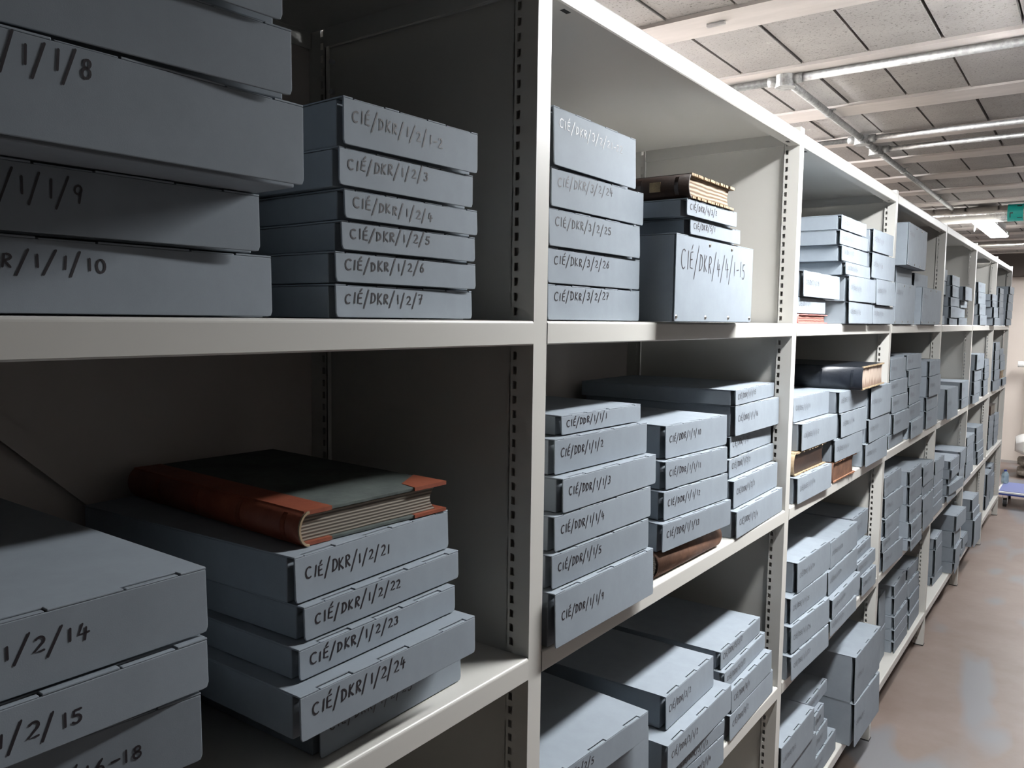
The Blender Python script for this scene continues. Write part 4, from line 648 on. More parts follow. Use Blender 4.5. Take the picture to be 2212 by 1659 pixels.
 {'p': (-0.0353, 4.1066, 0.2306, 0.8059, 0.2611, 0.1537, 0.4077), 'bay': 4, 'label': 'grey archive box, second up in the left stack, bottom shelf of the fifth bay', 'txt': ''},
 {'p': (-0.0376, 4.1194, 0.3847, 1.5714, 0.2569, 0.062, 0.4054), 'bay': 4, 'label': 'grey archive box, top in the left stack, bottom shelf of the fifth bay', 'txt': ''},
 {'p': (0.0276, 4.4153, 0.1805, 1.6175, 0.2715, 0.0653, 0.43), 'bay': 4, 'label': 'grey archive box, bottom in the right stack, bottom shelf of the fifth bay', 'txt': ''},
 {'p': (0.0269, 4.4256, 0.2462, 0.6675, 0.2812, 0.0866, 0.43), 'bay': 4, 'label': 'grey archive box, second up in the right stack, bottom shelf of the fifth bay', 'txt': ''},
 {'p': (0.014, 4.4343, 0.3332, 1.0301, 0.2871, 0.0971, 0.43), 'bay': 4, 'label': 'grey archive box, third up in the right stack, bottom shelf of the fifth bay', 'txt': ''},
 {'p': (0.02, 4.4457, 0.4307, -1.4904, 0.3364, 0.0957, 0.43), 'bay': 4, 'label': 'grey archive box, top in the right stack, bottom shelf of the fifth bay', 'txt': ''},
 {'p': (0.0003, 5.1581, 1.6721, -0.9684, 0.3184, 0.0685, 0.43), 'bay': 5, 'label': 'grey archive box, bottom in the left stack, top shelf of the sixth bay', 'txt': 'CIÉ/DSW/1/1', 'pen': 0.0014, 't': (0.0175, 0.0105, 0.48, 0.0125)},
 {'p': (-0.0039, 5.1488, 1.7411, -0.3544, 0.313, 0.0727, 0.43), 'bay': 5, 'label': 'grey archive box, second up in the left stack, top shelf of the sixth bay', 'txt': 'CIÉ/DSW/1/1', 'pen': 0.0014, 't': (0.0172, 0.0105, 0.48, 0.0125)},
 {'p': (-0.0129, 5.1297, 1.8141, -1.2574, 0.3222, 0.077, 0.43), 'bay': 5, 'label': 'grey archive box, third up in the left stack, top shelf of the sixth bay', 'txt': 'CIÉ/DSW/1/1', 'pen': 0.0014, 't': (0.0177, 0.0105, 0.48, 0.0125)},
 {'p': (-0.0156, 5.1189, 1.8915, -1.1353, 0.3185, 0.065, 0.4274), 'bay': 5, 'label': 'grey archive box, top in the left stack, top shelf of the sixth bay', 'txt': 'CIÉ/DSW/1/1', 'pen': 0.0014, 't': (0.0175, 0.0105, 0.48, 0.0125)},
 {'p': (0.0331, 5.7067, 1.6721, -1.5245, 0.2894, 0.0551, 0.43), 'bay': 5, 'label': 'grey archive box, bottom in the right stack, top shelf of the sixth bay', 'txt': 'CIÉ/DSW/1/2', 'pen': 0.0014, 't': (0.0159, 0.0105, 0.48, 0.0125)},
 {'p': (0.027, 5.6933, 1.7277, 0.6474, 0.3027, 0.0755, 0.43), 'bay': 5, 'label': 'grey archive box, second up in the right stack, top shelf of the sixth bay', 'txt': 'CIÉ/DSW/1/2', 'pen': 0.0014, 't': (0.0166, 0.0105, 0.48, 0.0125)},
 {'p': (0.0168, 5.6751, 1.8035, 0.8219, 0.3038, 0.0442, 0.43), 'bay': 5, 'label': 'grey archive box, third up in the right stack, top shelf of the sixth bay', 'txt': 'CIÉ/DSW/1/2', 'pen': 0.0014, 't': (0.0167, 0.0105, 0.4, 0.0115)},
 {'p': (0.0144, 5.6689, 1.8482, 0.2514, 0.3062, 0.0466, 0.43), 'bay': 5, 'label': 'grey archive box, top in the right stack, top shelf of the sixth bay', 'txt': 'CIÉ/DSW/1/2', 'pen': 0.0014, 't': (0.0168, 0.0105, 0.48, 0.0125)},
 {'p': (0.02, 4.8498, 1.1691, -0.3432, 0.3088, 0.0588, 0.43), 'bay': 5, 'label': 'grey archive box, bottom in the left stack, second shelf of the sixth bay', 'txt': 'CIÉ/DSW/2/1', 'pen': 0.0014, 't': (0.017, 0.0105, 0.48, 0.0125)},
 {'p': (0.0213, 4.8712, 1.2283, 0.38, 0.3146, 0.0835, 0.43), 'bay': 5, 'label': 'grey archive box, second up in the left stack, second shelf of the sixth bay', 'txt': 'CIÉ/DSW/2/1', 'pen': 0.0014, 't': (0.0173, 0.0105, 0.48, 0.0125)},
 {'p': (0.0193, 4.8809, 1.3122, -0.3497, 0.3195, 0.0741, 0.43), 'bay': 5, 'label': 'grey archive box, third up in the left stack, second shelf of the sixth bay', 'txt': 'CIÉ/DSW/2/1', 'pen': 0.0014, 't': (0.0176, 0.0105, 0.48, 0.0125)},
 {'p': (0.0273, 4.9003, 1.3867, -0.8579, 0.3254, 0.0997, 0.43), 'bay': 5, 'label': 'grey archive box, top in the left stack, second shelf of the sixth bay', 'txt': 'CIÉ/DSW/2/1', 'pen': 0.0014, 't': (0.0179, 0.0105, 0.48, 0.0125)},
 {'p': (0.0029, 5.585, 1.1691, 1.0674, 0.3053, 0.0635, 0.43), 'bay': 5, 'label': 'grey archive box, bottom in the right stack, second shelf of the sixth bay', 'txt': ''},
 {'p': (-0.0001, 5.5859, 1.233, 0.9041, 0.3064, 0.0525, 0.43), 'bay': 5, 'label': 'grey archive box, second up in the right stack, second shelf of the sixth bay', 'txt': ''},
 {'p': (0.0045, 5.5895, 1.2859, 0.9629, 0.3051, 0.0484, 0.43), 'bay': 5, 'label': 'grey archive box, third up in the right stack, second shelf of the sixth bay', 'txt': ''},
 {'p': (0.0025, 5.5906, 1.3347, 0.9299, 0.3048, 0.0448, 0.43), 'bay': 5, 'label': 'grey archive box, fourth up in the right stack, second shelf of the sixth bay', 'txt': ''},
 {'p': (-0.0002, 5.5927, 1.3799, 1.0543, 0.3055, 0.0477, 0.43), 'bay': 5, 'label': 'grey archive box, top in the right stack, second shelf of the sixth bay', 'txt': ''},
 {'p': (0.0036, 4.838, 0.6752, -0.0877, 0.2855, 0.0172, 0.43), 'bay': 5, 'label': 'grey archive box, bottom in the left stack, third shelf of the sixth bay', 'txt': ''},
 {'p': (0.0036, 4.8658, 0.6928, -0.7336, 0.3223, 0.0859, 0.43), 'bay': 5, 'label': 'grey archive box, second up in the left stack, third shelf of the sixth bay', 'txt': ''},
 {'p': (0.0045, 4.8733, 0.7791, -0.1688, 0.3049, 0.0538, 0.43), 'bay': 5, 'label': 'grey archive box, third up in the left stack, third shelf of the sixth bay', 'txt': ''},
 {'p': (0.0032, 4.8824, 0.8333, 0.0166, 0.3029, 0.0601, 0.43), 'bay': 5, 'label': 'grey archive box, fourth up in the left stack, third shelf of the sixth bay', 'txt': ''},
 {'p': (0.0009, 4.8903, 0.8938, -0.7982, 0.3187, 0.0572, 0.43), 'bay': 5, 'label': 'grey archive box, top in the left stack, third shelf of the sixth bay', 'txt': ''},
 {'p': (-0.004, 5.5702, 0.6752, -0.4513, 0.3075, 0.0524, 0.43), 'bay': 5, 'label': 'grey archive box, bottom in the right stack, third shelf of the sixth bay', 'txt': ''},
 {'p': (-0.0069, 5.5712, 0.7279, -0.5777, 0.3101, 0.0463, 0.43), 'bay': 5, 'label': 'grey archive box, second up in the right stack, third shelf of the sixth bay', 'txt': ''},
 {'p': (-0.0163, 5.5702, 0.7747, -1.3267, 0.3242, 0.0565, 0.4267), 'bay': 5, 'label': 'grey archive box, third up in the right stack, third shelf of the sixth bay', 'txt': ''},
 {'p': (-0.0208, 5.5733, 0.8316, -0.9941, 0.3222, 0.0591, 0.4222), 'bay': 5, 'label': 'grey archive box, fourth up in the right stack, third shelf of the sixth bay', 'txt': ''},
 {'p': (-0.0227, 5.5748, 0.8911, -0.7388, 0.3144, 0.051, 0.4203), 'bay': 5, 'label': 'grey archive box, top in the right stack, third shelf of the sixth bay', 'txt': ''},
 {'p': (0.0075, 4.8381, 0.1805, 0.8167, 0.2488, 0.0398, 0.43), 'bay': 5, 'label': 'grey archive box, bottom in the left stack, bottom shelf of the sixth bay', 'txt': ''},
 {'p': (0.0043, 4.9204, 0.2207, -0.8878, 0.2235, 0.0684, 0.43), 'bay': 5, 'label': 'grey archive box, top in the left stack, bottom shelf of the sixth bay', 'txt': ''},
 {'p': (0.0442, 5.1454, 0.1805, -0.8758, 0.3127, 0.1837, 0.43), 'bay': 5, 'label': 'grey archive box, bottom in the right stack, bottom shelf of the sixth bay', 'txt': ''},
 {'p': (0.0305, 5.1531, 0.3646, -0.8335, 0.3079, 0.0548, 0.43), 'bay': 5, 'label': 'grey archive box, second up in the right stack, bottom shelf of the sixth bay', 'txt': ''},
 {'p': (0.0211, 5.1563, 0.4199, -0.8095, 0.3053, 0.0823, 0.43), 'bay': 5, 'label': 'grey archive box, top in the right stack, bottom shelf of the sixth bay', 'txt': ''},
 {'p': (-0.0001, 6.3517, 1.6721, -0.39, 0.3127, 0.0909, 0.43), 'bay': 6, 'label': 'grey archive box, bottom in the left stack, top shelf of the last bay', 'txt': ''},
 {'p': (-0.0007, 6.3505, 1.7634, 0.0118, 0.3093, 0.0502, 0.43), 'bay': 6, 'label': 'grey archive box, second up in the left stack, top shelf of the last bay', 'txt': ''},
 {'p': (-0.0019, 6.3484, 1.8141, 0.4379, 0.3073, 0.0463, 0.43), 'bay': 6, 'label': 'grey archive box, third up in the left stack, top shelf of the last bay', 'txt': ''},
 {'p': (-0.0022, 6.3455, 1.8608, 0.4885, 0.3054, 0.0587, 0.43), 'bay': 6, 'label': 'grey archive box, fourth up in the left stack, top shelf of the last bay', 'txt': ''},
 {'p': (-0.0029, 6.3404, 1.9199, 0.497, 0.3057, 0.0451, 0.43), 'bay': 6, 'label': 'grey archive box, top in the left stack, top shelf of the last bay', 'txt': ''},
 {'p': (0.0061, 6.8728, 1.6721, -1.5104, 0.3232, 0.0554, 0.43), 'bay': 6, 'label': 'grey archive box, bottom in the right stack, top shelf of the last bay', 'txt': ''},
 {'p': (0.0089, 6.8736, 1.728, -1.6165, 0.3224, 0.0673, 0.43), 'bay': 6, 'label': 'grey archive box, second up in the right stack, top shelf of the last bay', 'txt': ''},
 {'p': (0.0101, 6.8741, 1.7957, -1.6852, 0.3219, 0.0683, 0.43), 'bay': 6, 'label': 'grey archive box, third up in the right stack, top shelf of the last bay', 'txt': ''},
 {'p': (0.0129, 6.8765, 1.8644, -1.3048, 0.3178, 0.0705, 0.43), 'bay': 6, 'label': 'grey archive box, fourth up in the right stack, top shelf of the last bay', 'txt': ''},
 {'p': (0.0181, 6.8825, 1.9353, -0.9477, 0.3135, 0.062, 0.43), 'bay': 6, 'label': 'grey archive box, top in the right stack, top shelf of the last bay', 'txt': ''},
 {'p': (0.0081, 6.1064, 1.1691, -2.3365, 0.3333, 0.0828, 0.43), 'bay': 6, 'label': 'grey archive box, bottom in the left stack, second shelf of the last bay', 'txt': ''},
 {'p': (0.0152, 6.1168, 1.2523, -0.7736, 0.319, 0.0776, 0.43), 'bay': 6, 'label': 'grey archive box, second up in the left stack, second shelf of the last bay', 'txt': ''},
 {'p': (0.0138, 6.1172, 1.3303, -0.055, 0.3112, 0.0759, 0.43), 'bay': 6, 'label': 'grey archive box, third up in the left stack, second shelf of the last bay', 'txt': ''},
 {'p': (0.0122, 6.1173, 1.4066, 0.2596, 0.3084, 0.0725, 0.43), 'bay': 6, 'label': 'grey archive box, fourth up in the left stack, second shelf of the last bay', 'txt': ''},
 {'p': (0.0121, 6.1186, 1.4795, 0.3959, 0.308, 0.0626, 0.43), 'bay': 6, 'label': 'grey archive box, top in the left stack, second shelf of the last bay', 'txt': ''},
 {'p': (0.0128, 6.8089, 1.1691, 0.1209, 0.3082, 0.0618, 0.43), 'bay': 6, 'label': 'grey archive box, bottom in the right stack, second shelf of the last bay', 'txt': ''},
 {'p': (-0.0072, 6.7987, 1.2313, -0.6123, 0.3126, 0.0625, 0.33), 'bay': 6, 'book': 'tied', 'label': 'brown tied volume sandwiched between grey boxes in the last bay, second shelf'},
 {'p': (-0.0105, 6.7993, 1.2942, -0.8058, 0.317, 0.0774, 0.43), 'bay': 6, 'label': 'grey archive box, third up in the right stack, second shelf of the last bay', 'txt': ''},
 {'p': (-0.0135, 6.7983, 1.372, -0.7471, 0.3159, 0.0546, 0.4295), 'bay': 6, 'label': 'grey archive box, fourth up in the right stack, second shelf of the last bay', 'txt': ''},
 {'p': (-0.0199, 6.7964, 1.427, 0.0928, 0.3099, 0.0487, 0.4231), 'bay': 6, 'label': 'grey archive box, top in the right stack, second shelf of the last bay', 'txt': ''},
 {'p': (-0.0272, 6.4108, 0.6752, -0.3771, 0.3061, 0.0697, 0.4158), 'bay': 6, 'label': 'grey archive box, bottom in the left stack, third shelf of the last bay', 'txt': ''},
 {'p': (-0.0277, 6.4128, 0.7453, -0.5113, 0.3102, 0.0509, 0.4153), 'bay': 6, 'label': 'grey archive box, second up in the left stack, third shelf of the last bay', 'txt': ''},
 {'p': (-0.0281, 6.4163, 0.7966, -0.495, 0.3076, 0.0567, 0.4149), 'bay': 6, 'label': 'grey archive box, third up in the left stack, third shelf of the last bay', 'txt': ''},
 {'p': (-0.0282, 6.4201, 0.8537, -0.4183, 0.3068, 0.0533, 0.4148), 'bay': 6, 'label': 'grey archive box, fourth up in the left stack, third shelf of the last bay', 'txt': ''},
 {'p': (-0.0278, 6.4238, 0.9074, -0.4768, 0.3069, 0.0436, 0.4152), 'bay': 6, 'label': 'grey archive box, fifth up in the left stack, third shelf of the last bay', 'txt': ''},
 {'p': (-0.0251, 6.4327, 0.9514, -1.0821, 0.315, 0.0764, 0.33), 'bay': 6, 'book': 'worn', 'label': 'dark book on top of grey boxes on the third shelf of the last bay'},
 {'p': (-0.0165, 6.7249, 0.6752, 0.4295, 0.3065, 0.0547, 0.4265), 'bay': 6, 'label': 'grey archive box, bottom in the right stack, third shelf of the last bay', 'txt': ''},
 {'p': (-0.0185, 6.7274, 0.7303, -0.0978, 0.3061, 0.0487, 0.4245), 'bay': 6, 'label': 'grey archive box, second up in the right stack, third shelf of the last bay', 'txt': ''},
 {'p': (-0.0195, 6.7303, 0.7794, -0.3407, 0.3064, 0.0502, 0.4235), 'bay': 6, 'label': 'grey archive box, third up in the right stack, third shelf of the last bay', 'txt': ''},
 {'p': (-0.0201, 6.7333, 0.83, -0.3497, 0.3069, 0.0484, 0.4229), 'bay': 6, 'label': 'grey archive box, fourth up in the right stack, third shelf of the last bay', 'txt': ''},
 {'p': (-0.0205, 6.7361, 0.8788, -0.2595, 0.3087, 0.0518, 0.4225), 'bay': 6, 'label': 'grey archive box, top in the right stack, third shelf of the last bay', 'txt': ''},
 {'p': (-0.0222, 6.4493, 0.1805, 0.6314, 0.3017, 0.1149, 0.4208), 'bay': 6, 'label': 'grey archive box, bottom in the left stack, bottom shelf of the last bay', 'txt': ''},
 {'p': (-0.021, 6.4684, 0.2958, 0.166, 0.3058, 0.176, 0.422), 'bay': 6, 'label': 'grey archive box, top in the left stack, bottom shelf of the last bay', 'txt': ''},
 {'p': (-0.0292, 6.8294, 0.1805, 0.5735, 0.3052, 0.1014, 0.4138), 'bay': 6, 'label': 'grey archive box, bottom in the right stack, bottom shelf of the last bay', 'txt': ''},
 {'p': (-0.0309, 6.8414, 0.2823, 0.5069, 0.2981, 0.1123, 0.4121), 'bay': 6, 'label': 'grey archive box, second up in the right stack, bottom shelf of the last bay', 'txt': ''},
 {'p': (-0.0361, 6.8479, 0.395, 1.0392, 0.29, 0.0814, 0.4069), 'bay': 6, 'label': 'grey archive box, top in the right stack, bottom shelf of the last bay', 'txt': ''},
]
for o in BOXES:
    if o.get('book'): old_book(o, o['book'])
    else: archive_box(o)

# ------------------------------------------------------------------ conduits and boxes on the ceiling
def conduit(p0, p1, label, r=.0125):
    e = empty('conduit', p0); d = Vector(p1) - Vector(p0)
    g = MB(); g.tube((0, 0, 0), d, r, 14); g.build('conduit_pipe', M['galv'], e, smooth=True)
    n = max(1, int(d.length/1.1))
    for i in range(n):
        c = d*((i + .5)/n); u = d.normalized()
        g = MB(); s = Vector((-u.y, u.x, 0))
        g.tube(c - u*.008, c + u*.008, r + .0025, 14)
        a = c - u*.008 - s*.022; 
        vs = []
        for zz in (r - .002, r + .001):
            for su, ss in ((-1, -1), (1, -1), (1, 1), (-1, 1)): vs.append(c + u*.008*su + s*.024*ss + Vector((0, 0, zz)))
        g.add(vs, [(0, 1, 2, 3), (7, 6, 5, 4), (0, 4, 5, 1), (1, 5, 6, 2), (2, 6, 7, 3), (3, 7, 4, 0)])
        g.build('saddle_clip', M['galv'], e)
    tag(e, label, 'conduit', 'galvanised conduits on the ceiling')
ZC = CEIL - .015
def jbox(x, y, label, arms, z=ZC):
    e = empty('junction_box', (x, y, z))
    g = MB(); g.tube((0, 0, -.022), (0, 0, .015), .032, 24); g.build('box_body', M['galv'], e, smooth=False)
    g = MB(); g.tube((0, 0, -.026), (0, 0, -.0225), .0335, 24, r2=.034); g.build('box_lid', M['galv'], e)
    for a in arms:
        g = MB(); v = Vector((math.cos(a), math.sin(a), 0)); g.tube(v*.028, v*.058, .0165, 14); g.build('spout', M['galv'], e, smooth=True)
    tag(e, label, 'junction box', 'round conduit boxes on the ceiling')
XC = -.262
jbox(XC, 1.86, 'round conduit box nearest the top of the shelving', (0, PI, PI/2))
jbox(XC, 2.935, 'middle round conduit box on the lengthwise conduit', (0, PI, PI/2, -PI/2))
jbox(XC, 3.215, 'round conduit box on the lengthwise conduit, farthest from the camera', (0, PI/2, -PI/2))
conduit((XC + .056, 1.86, ZC), (1.8, 1.86, ZC), 'long crosswise conduit running right from the nearest round box', .0135)
conduit((XC - .056, 1.86, ZC), (-2.2, 1.86, ZC), 'crosswise conduit running left from the nearest round box over the shelving', .0135)
conduit((XC, 1.916, ZC), (XC, 2.879, ZC), 'lengthwise conduit between the nearest and the middle round box', .0135)
conduit((XC, 2.991, ZC), (XC, 3.159, ZC), 'short stub of conduit joining the two farther round boxes', .0135)
conduit((XC, 3.271, ZC), (XC, 5.58, ZC), 'lengthwise conduit running from the farthest round box to the foil pipe', .0135)
conduit((XC + .056, 2.935, ZC), (1.8, 2.935, ZC), 'thin crosswise conduit running right from the middle round box', .011)
conduit((XC - .056, 2.935, ZC), (-2.2, 2.935, ZC), 'crosswise conduit running left from the middle round box', .011)
conduit((XC + .056, 3.215, ZC), (1.8, 3.215, ZC), 'crosswise conduit running right from the farthest round box', .011)
conduit((-.18, 6.35, CEIL - .012), (-2.2, 6.35, CEIL - .012), 'thin conduit leading left from the lit ceiling light', .011)
conduit((.10, 6.9, CEIL - .012), (1.8, 6.9, CEIL - .012), 'thin conduit right of the lit ceiling light', .011)
e = MB(); e.box(-.026, .026, -.006, .006, -.008, 0); e.box(-.024, .024, -.009, .009, -.002, 0)
tag(e.build('ceiling_clip', M['zinc'], loc=(-.268, 1.262, CEIL - .0005)), 'small shiny metal clip fixed under the nearest concrete beam', 'clip')

def lagged_pipe(y, z, r, label, band=None, joints=()):
    e = empty('insulated_pipe', (0, y, z)); tag(e, label, 'pipe', 'foil lagged pipes')
    g = MB(); N = 60; seg = 20
    R = random.Random(label)
    vs = []; fs = []
    for i in range(N + 1):
        x = -2.2 + 4.0*i/N; rr = r*(1 + R.uniform(-.02, .02))
        for k in range(seg): vs.append((x, rr*math.cos(2*PI*k/seg), rr*math.sin(2*PI*k/seg)))
    for i in range(N):
        for k in range(seg): fs.append((i*seg + k, i*seg + (k + 1) % seg, (i + 1)*seg + (k + 1) % seg, (i + 1)*seg + k))
    g.add(vs, fs); g.build('foil_sleeve', M['foil'], e, smooth=True)
    for x in (-1.6, .62, 1.5):
        g = MB(); g.tube((x, 0, r*.95), (x, 0, CEIL - z - .0002), .004, 8); g.tube((x - .008, 0, 0), (x + .008, 0, 0), r*1.03, 20, caps=False); g.build('pipe_hanger', M['zinc'], e)
    for x in joints:
        g = MB(); g.tube((x - .012, 0, 0), (x + .012, 0, 0), r*1.035, 20, caps=False); g.build('joint_tape', M['foil'], e, smooth=True)
    if band:
        g = MB(); g.tube((band[0], 0, 0), (band[1], 0, 0), r*1.05, 24, caps=False); tb = g.build('teal_band', M['teal'], e, smooth=True); tag(tb, 'teal identification tape')
        g = MB()
        def patch(x0, x1, a0, a1):
            rr = r*1.06; n = 4; vs = []; fs = []
            for i in range(n + 1):
                a = math.radians(a0 + (a1 - a0)*i/n)
                for x in (x0, x1): vs.append((x, -rr*math.cos(a), rr*math.sin(a)))
            for i in range(n): fs.append((2*i, 2*i + 1, 2*i + 3, 2*i + 2))
            g.add(vs, fs)
        b0, b1 = band
        patch(b0 + .014, b0 + .020, -38, -5); patch(b0 + .014, b0 + .034, -10, -3)
        patch(b0 + .056, b0 + .084, 38, 50); patch(b0 + .058, b0 + .088, -44, -38)
        g.build('arrow_marking', M['black'], tb)
lagged_pipe(5.66, 2.455, .057, 'thick foil lagged pipe with the teal tape band', (.078, .172))
lagged_pipe(7.57, 2.400, .036, 'thinner foil lagged pipe beyond the lit ceiling light', None, (.045, .9))

# ------------------------------------------------------------------ lights
def strip_light(x, y0, y1, label, w=.125, z=2.405, power=None, open_sides=False):
    e = empty('ceiling_light', (x, (y0 + y1)/2, 0)); tag(e, label, 'light', 'linear ceiling lights'); hl = (y1 - y0)/2
    g = MB(); g.box(-w/2 + .02, w/2 - .02, -hl + .02, hl - .02, z + .035, CEIL - .001); g.build('housing', M['white'], e, bevel=.006)
    g = MB(); c = .03
    out = [(w/2 - c + c*math.cos(a), hl - c + c*math.sin(a)) for a in [PI/2*i/4 for i in range(5)]] + [(-w/2 + c - c*math.sin(a), hl - c + c*math.cos(a)) for a in [PI/2*i/4 for i in range(5)]] \
        + [(-w/2 + c - c*math.cos(a), -hl + c - c*math.sin(a)) for a in [PI/2*i/4 for i in range(5)]] + [(w/2 - c + c*math.sin(a), -hl + c - c*math.cos(a)) for a in [PI/2*i/4 for i in range(5)]]
    g.prism(out, z, z + .030, 'z'); tag(g.build('diffuser', glow('lit diffuser', power), e), 'glowing white diffuser')
    g = MB()
    if open_sides: g.box(-w/2 - .004, w/2 + .004, -hl - .004, hl + .004, z + .0305, z + .036)
    else:
        for a, b in ((-w/2 - .004, -w/2 - .0005), (w/2 + .0005, w/2 + .004)): g.box(a, b, -hl - .004, hl + .004, z + .009, z + .036)
        for a, b in ((-hl - .004, -hl - .0005), (hl + .0005, hl + .004)): g.box(-w/2 - .004, w/2 + .004, a, b, z + .009, z + .036)
        g.box(-w/2 - .004, w/2 + .004, -hl - .004, hl + .004, z + .0305, z + .036)
    g.build('rim', M['white'], e)
    for sx in (-1, 1):
        for yy in (-hl*.62, hl*.62):
            g = MB(); a = (sx*(w/2 + .003), yy - .03, z + .033); b_ = (sx*(w/2 + .012), yy + .02, z - .035); c_ = (sx*(w/2 + .003), yy + .075, z + .033)
            if sx < 0 and yy < 0: g.tube(a, b_, .004, 8); g.tube(b_, c_, .004, 8)
            else: g.tube((sx*(w/2 + .003), yy, z + .033), (sx*(w/2 + .012), yy, z + .012), .003, 8); g.tube((sx*(w/2 + .012), yy, z + .012), (sx*(w/2 + .012), yy + .012, z + .03), .003, 8)
            g.build('spring_clip', M['white'], e)
strip_light(-.083, 5.70, 6.92, 'lit linear ceiling light between the two foil pipes', power=30)
strip_light(.56, .60, 1.95, 'linear ceiling light over the near part of the aisle', power=84, w=.11)
strip_light(.80, 4.4, 5.9, 'linear ceiling light over the middle of the aisle', power=45)
strip_light(.70, 8.2, 9.6, 'added unseen ceiling light brightening the far end of the aisle', power=80)  # added out-of-view lamp that brightens the far floor and end wall
strip_light(-1.35, 1.2, 3.0, 'linear ceiling light over the aisle behind the shelving', power=220, open_sides=True)


# ------------------------------------------------------------------ the far end of the aisle
t = empty('platform_trolley', (.40, 7.86, 0)); tag(t, 'low blue platform trolley at the end of the shelving', 'trolley')
g = MB(); g.box(-.45, .45, -.27, .29, .115, .147); g.build('deck', M['white'], t, bevel=.006)
g = MB(); g.box(-.43, .43, -.245, .27, .1475, .151); g.build('deck_mat', M['blue'], t)
g = MB(); g.box(-.452, .452, -.277, -.271, .118, .132); g.build('edge_strip', M['bluedge'], t)
for sx in (-.38, .38):
    for sy in (-.2, .22):
        c = empty('castor', (0, 0, 0)); c.parent = t
        g = MB(); g.tube((sx - .014, sy, .040), (sx + .014, sy, .040), .040, 18); g.build('wheel', M['black'], c)
        g = MB(); g.box(sx - .022, sx - .017, sy - .02, sy + .02, .03, .115); g.box(sx + .017, sx + .022, sy - .02, sy + .02, .03, .115); g.build('fork', M['zinc'], c)
SK = []
def sack(name, loc, sx, sy, sz, m, label, tuck=0.0):
    me = bpy.data.meshes.new(name); bm = bmesh.new(); bmesh.ops.create_cube(bm, size=2); bmesh.ops.subdivide_edges(bm, edges=bm.edges[:], cuts=9, use_grid_fill=True)
    R = random.Random(label)
    ph = [R.uniform(0, 6) for _ in range(6)]
    for v in bm.verts:
        x, y, z = v.co; r = max(abs(x), abs(y))
        k = (1 - .82*abs(x)**6)*(1 - .55*abs(y)**8) if abs(z) > .01 else 1
        zz = z*(1 - .45*abs(x)**3 - .3*abs(y)**4) 
        q = .03*math.sin(5*x + ph[0]) + .03*math.sin(6*y + ph[1]) + .02*math.sin(11*x + 9*y + ph[2])
        v.co = Vector((x*sx*(1 - .06*abs(y)**2), y*sy*(1 - .08*abs(x)**2), sz*(1 + zz + (q if z > 0 else q*.2))/1.0))
    zm = min(v.co.z for v in bm.verts)
    for v in bm.verts: v.co.z -= zm
    bm.to_mesh(me); bm.free(); me.materials.append(m); me.polygons.foreach_set('use_smooth', [True]*len(me.polygons))
    o = bpy.data.objects.new(name, me); C.objects.link(o); o.location = loc
    tag(o, label, 'sack', 'sacks stacked at the end wall'); SK.append(o); return o
def ztop(i): return SK[i].location.z + max(v.co.z for v in SK[i].data.vertices) + .0005
sack('sack', (.33, 9.60, 0), .36, .25, .056, M['sackgrey'], 'dark soiled sack lying on the floor, bottom of the sack pile')
sack('sack', (.34, 9.60, ztop(0)), .37, .25, .050, M['sackgrey'], 'grey brown sack in the middle of the sack pile')
ws = sack('sack', (.36, 9.58, ztop(1)), .42, .28, .140, M['sackwhite'], 'plump white printed sack on top of the sack pile')
g, _ = writing('nede', -.30, .0, .055, .050, .010, x=0, slant=0)
ink = MB(); ink.v = [(v[1], -.268 - .02*(1 - abs(v[1])/.4), .075 + v[2]) for v in g.v]; ink.f = g.f; ink.m = g.m
ink.build('printed_lettering', M['sackink'], ws)
b_ = empty('plastic_bottle', (-.022, 8.06, .1512)); tag(b_, 'pale blue clear bottle standing on the trolley deck', 'bottle')
g = MB(); prof = [(.0, .0), (.030, .002), (.033, .02), (.031, .05), (.033, .075), (.024, .10), (.011, .115), (.011, .125), (0, .125)]
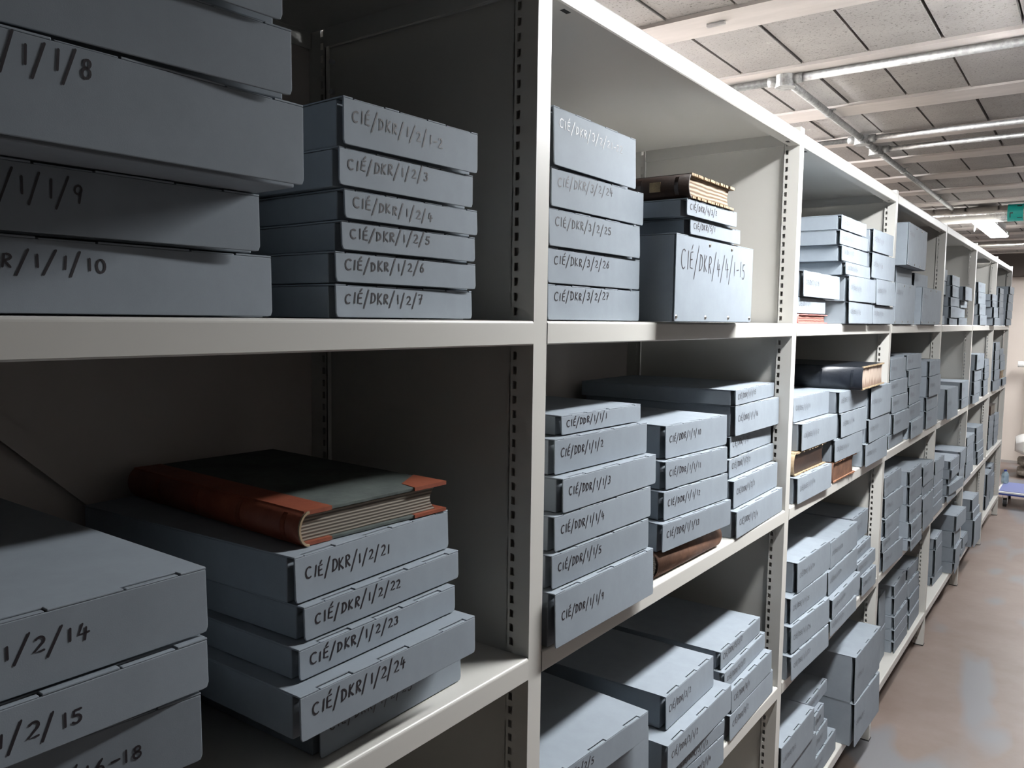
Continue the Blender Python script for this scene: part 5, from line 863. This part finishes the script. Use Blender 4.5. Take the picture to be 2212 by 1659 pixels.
for i in range(len(prof) - 1): g.tube((0, 0, prof[i][1]), (0, 0, prof[i + 1][1] + 1e-5), max(prof[i][0], 1e-4), 18, caps=False, r2=max(prof[i + 1][0], 1e-4))
g.build('bottle_body', M['bottle'], b_, smooth=True)
g = MB(); g.tube((0, 0, .116), (0, 0, .130), .013, 16); g.build('cap', M['bluedge'], b_)
e = empty('wall_rail', (-.135, 10.30, 1.215)); tag(e, 'white tubular rail in front of the pale end wall', 'rail')
g = MB(); g.tube((0, 0, 0), (1.6, 0, 0), .036, 20); g.build('rail_tube', M['white'], e, smooth=False, bevel=.004)
for xx in (.155, 1.4):
    g = MB(); g.tube((xx, 0, -.03), (xx, 0, -1.215), .022, 16); g.build('rail_leg', M['white'], e, smooth=True)

# ------------------------------------------------------------------ camera and view
cam = bpy.data.cameras.new('camera'); co = bpy.data.objects.new('camera', cam); C.objects.link(co); SC.camera = co
F, YAW, PITCH, ROLL = 1730.513, 0.63420, -0.08150, 0.01350
cam.sensor_fit = 'HORIZONTAL'; cam.sensor_width = 36; cam.lens = 36*F/2212; cam.clip_start = .02
cy, sy, cp, sp = math.cos(YAW), math.sin(YAW), math.cos(PITCH), math.sin(PITCH)
fwd = Vector((-sy*cp, cy*cp, sp)); rt = Vector((cy, sy, 0)); up = rt.cross(fwd)
c_, s_ = math.cos(ROLL), math.sin(ROLL); r2 = rt*c_ + up*s_; u2 = -rt*s_ + up*c_
co.matrix_world = Matrix(((r2.x, u2.x, -fwd.x, 0.6640), (r2.y, u2.y, -fwd.y, -0.9538), (r2.z, u2.z, -fwd.z, 1.6747), (0, 0, 0, 1)))
w = bpy.data.worlds.new('world'); SC.world = w; w.use_nodes = True
w.node_tree.nodes['Background'].inputs['Color'].default_value = (.6, .65, .7, 1); w.node_tree.nodes['Background'].inputs['Strength'].default_value = .05
SC.view_settings.view_transform = 'Standard'; SC.view_settings.look = 'None'; SC.view_settings.gamma = 1; SC.view_settings.use_curve_mapping = False
SC.view_settings.exposure = 0.92
SC.cycles.max_bounces = 8; SC.cycles.diffuse_bounces = 2; SC.cycles.glossy_bounces = 3; SC.cycles.use_denoising = True
SC.cycles.sample_clamp_indirect = 6
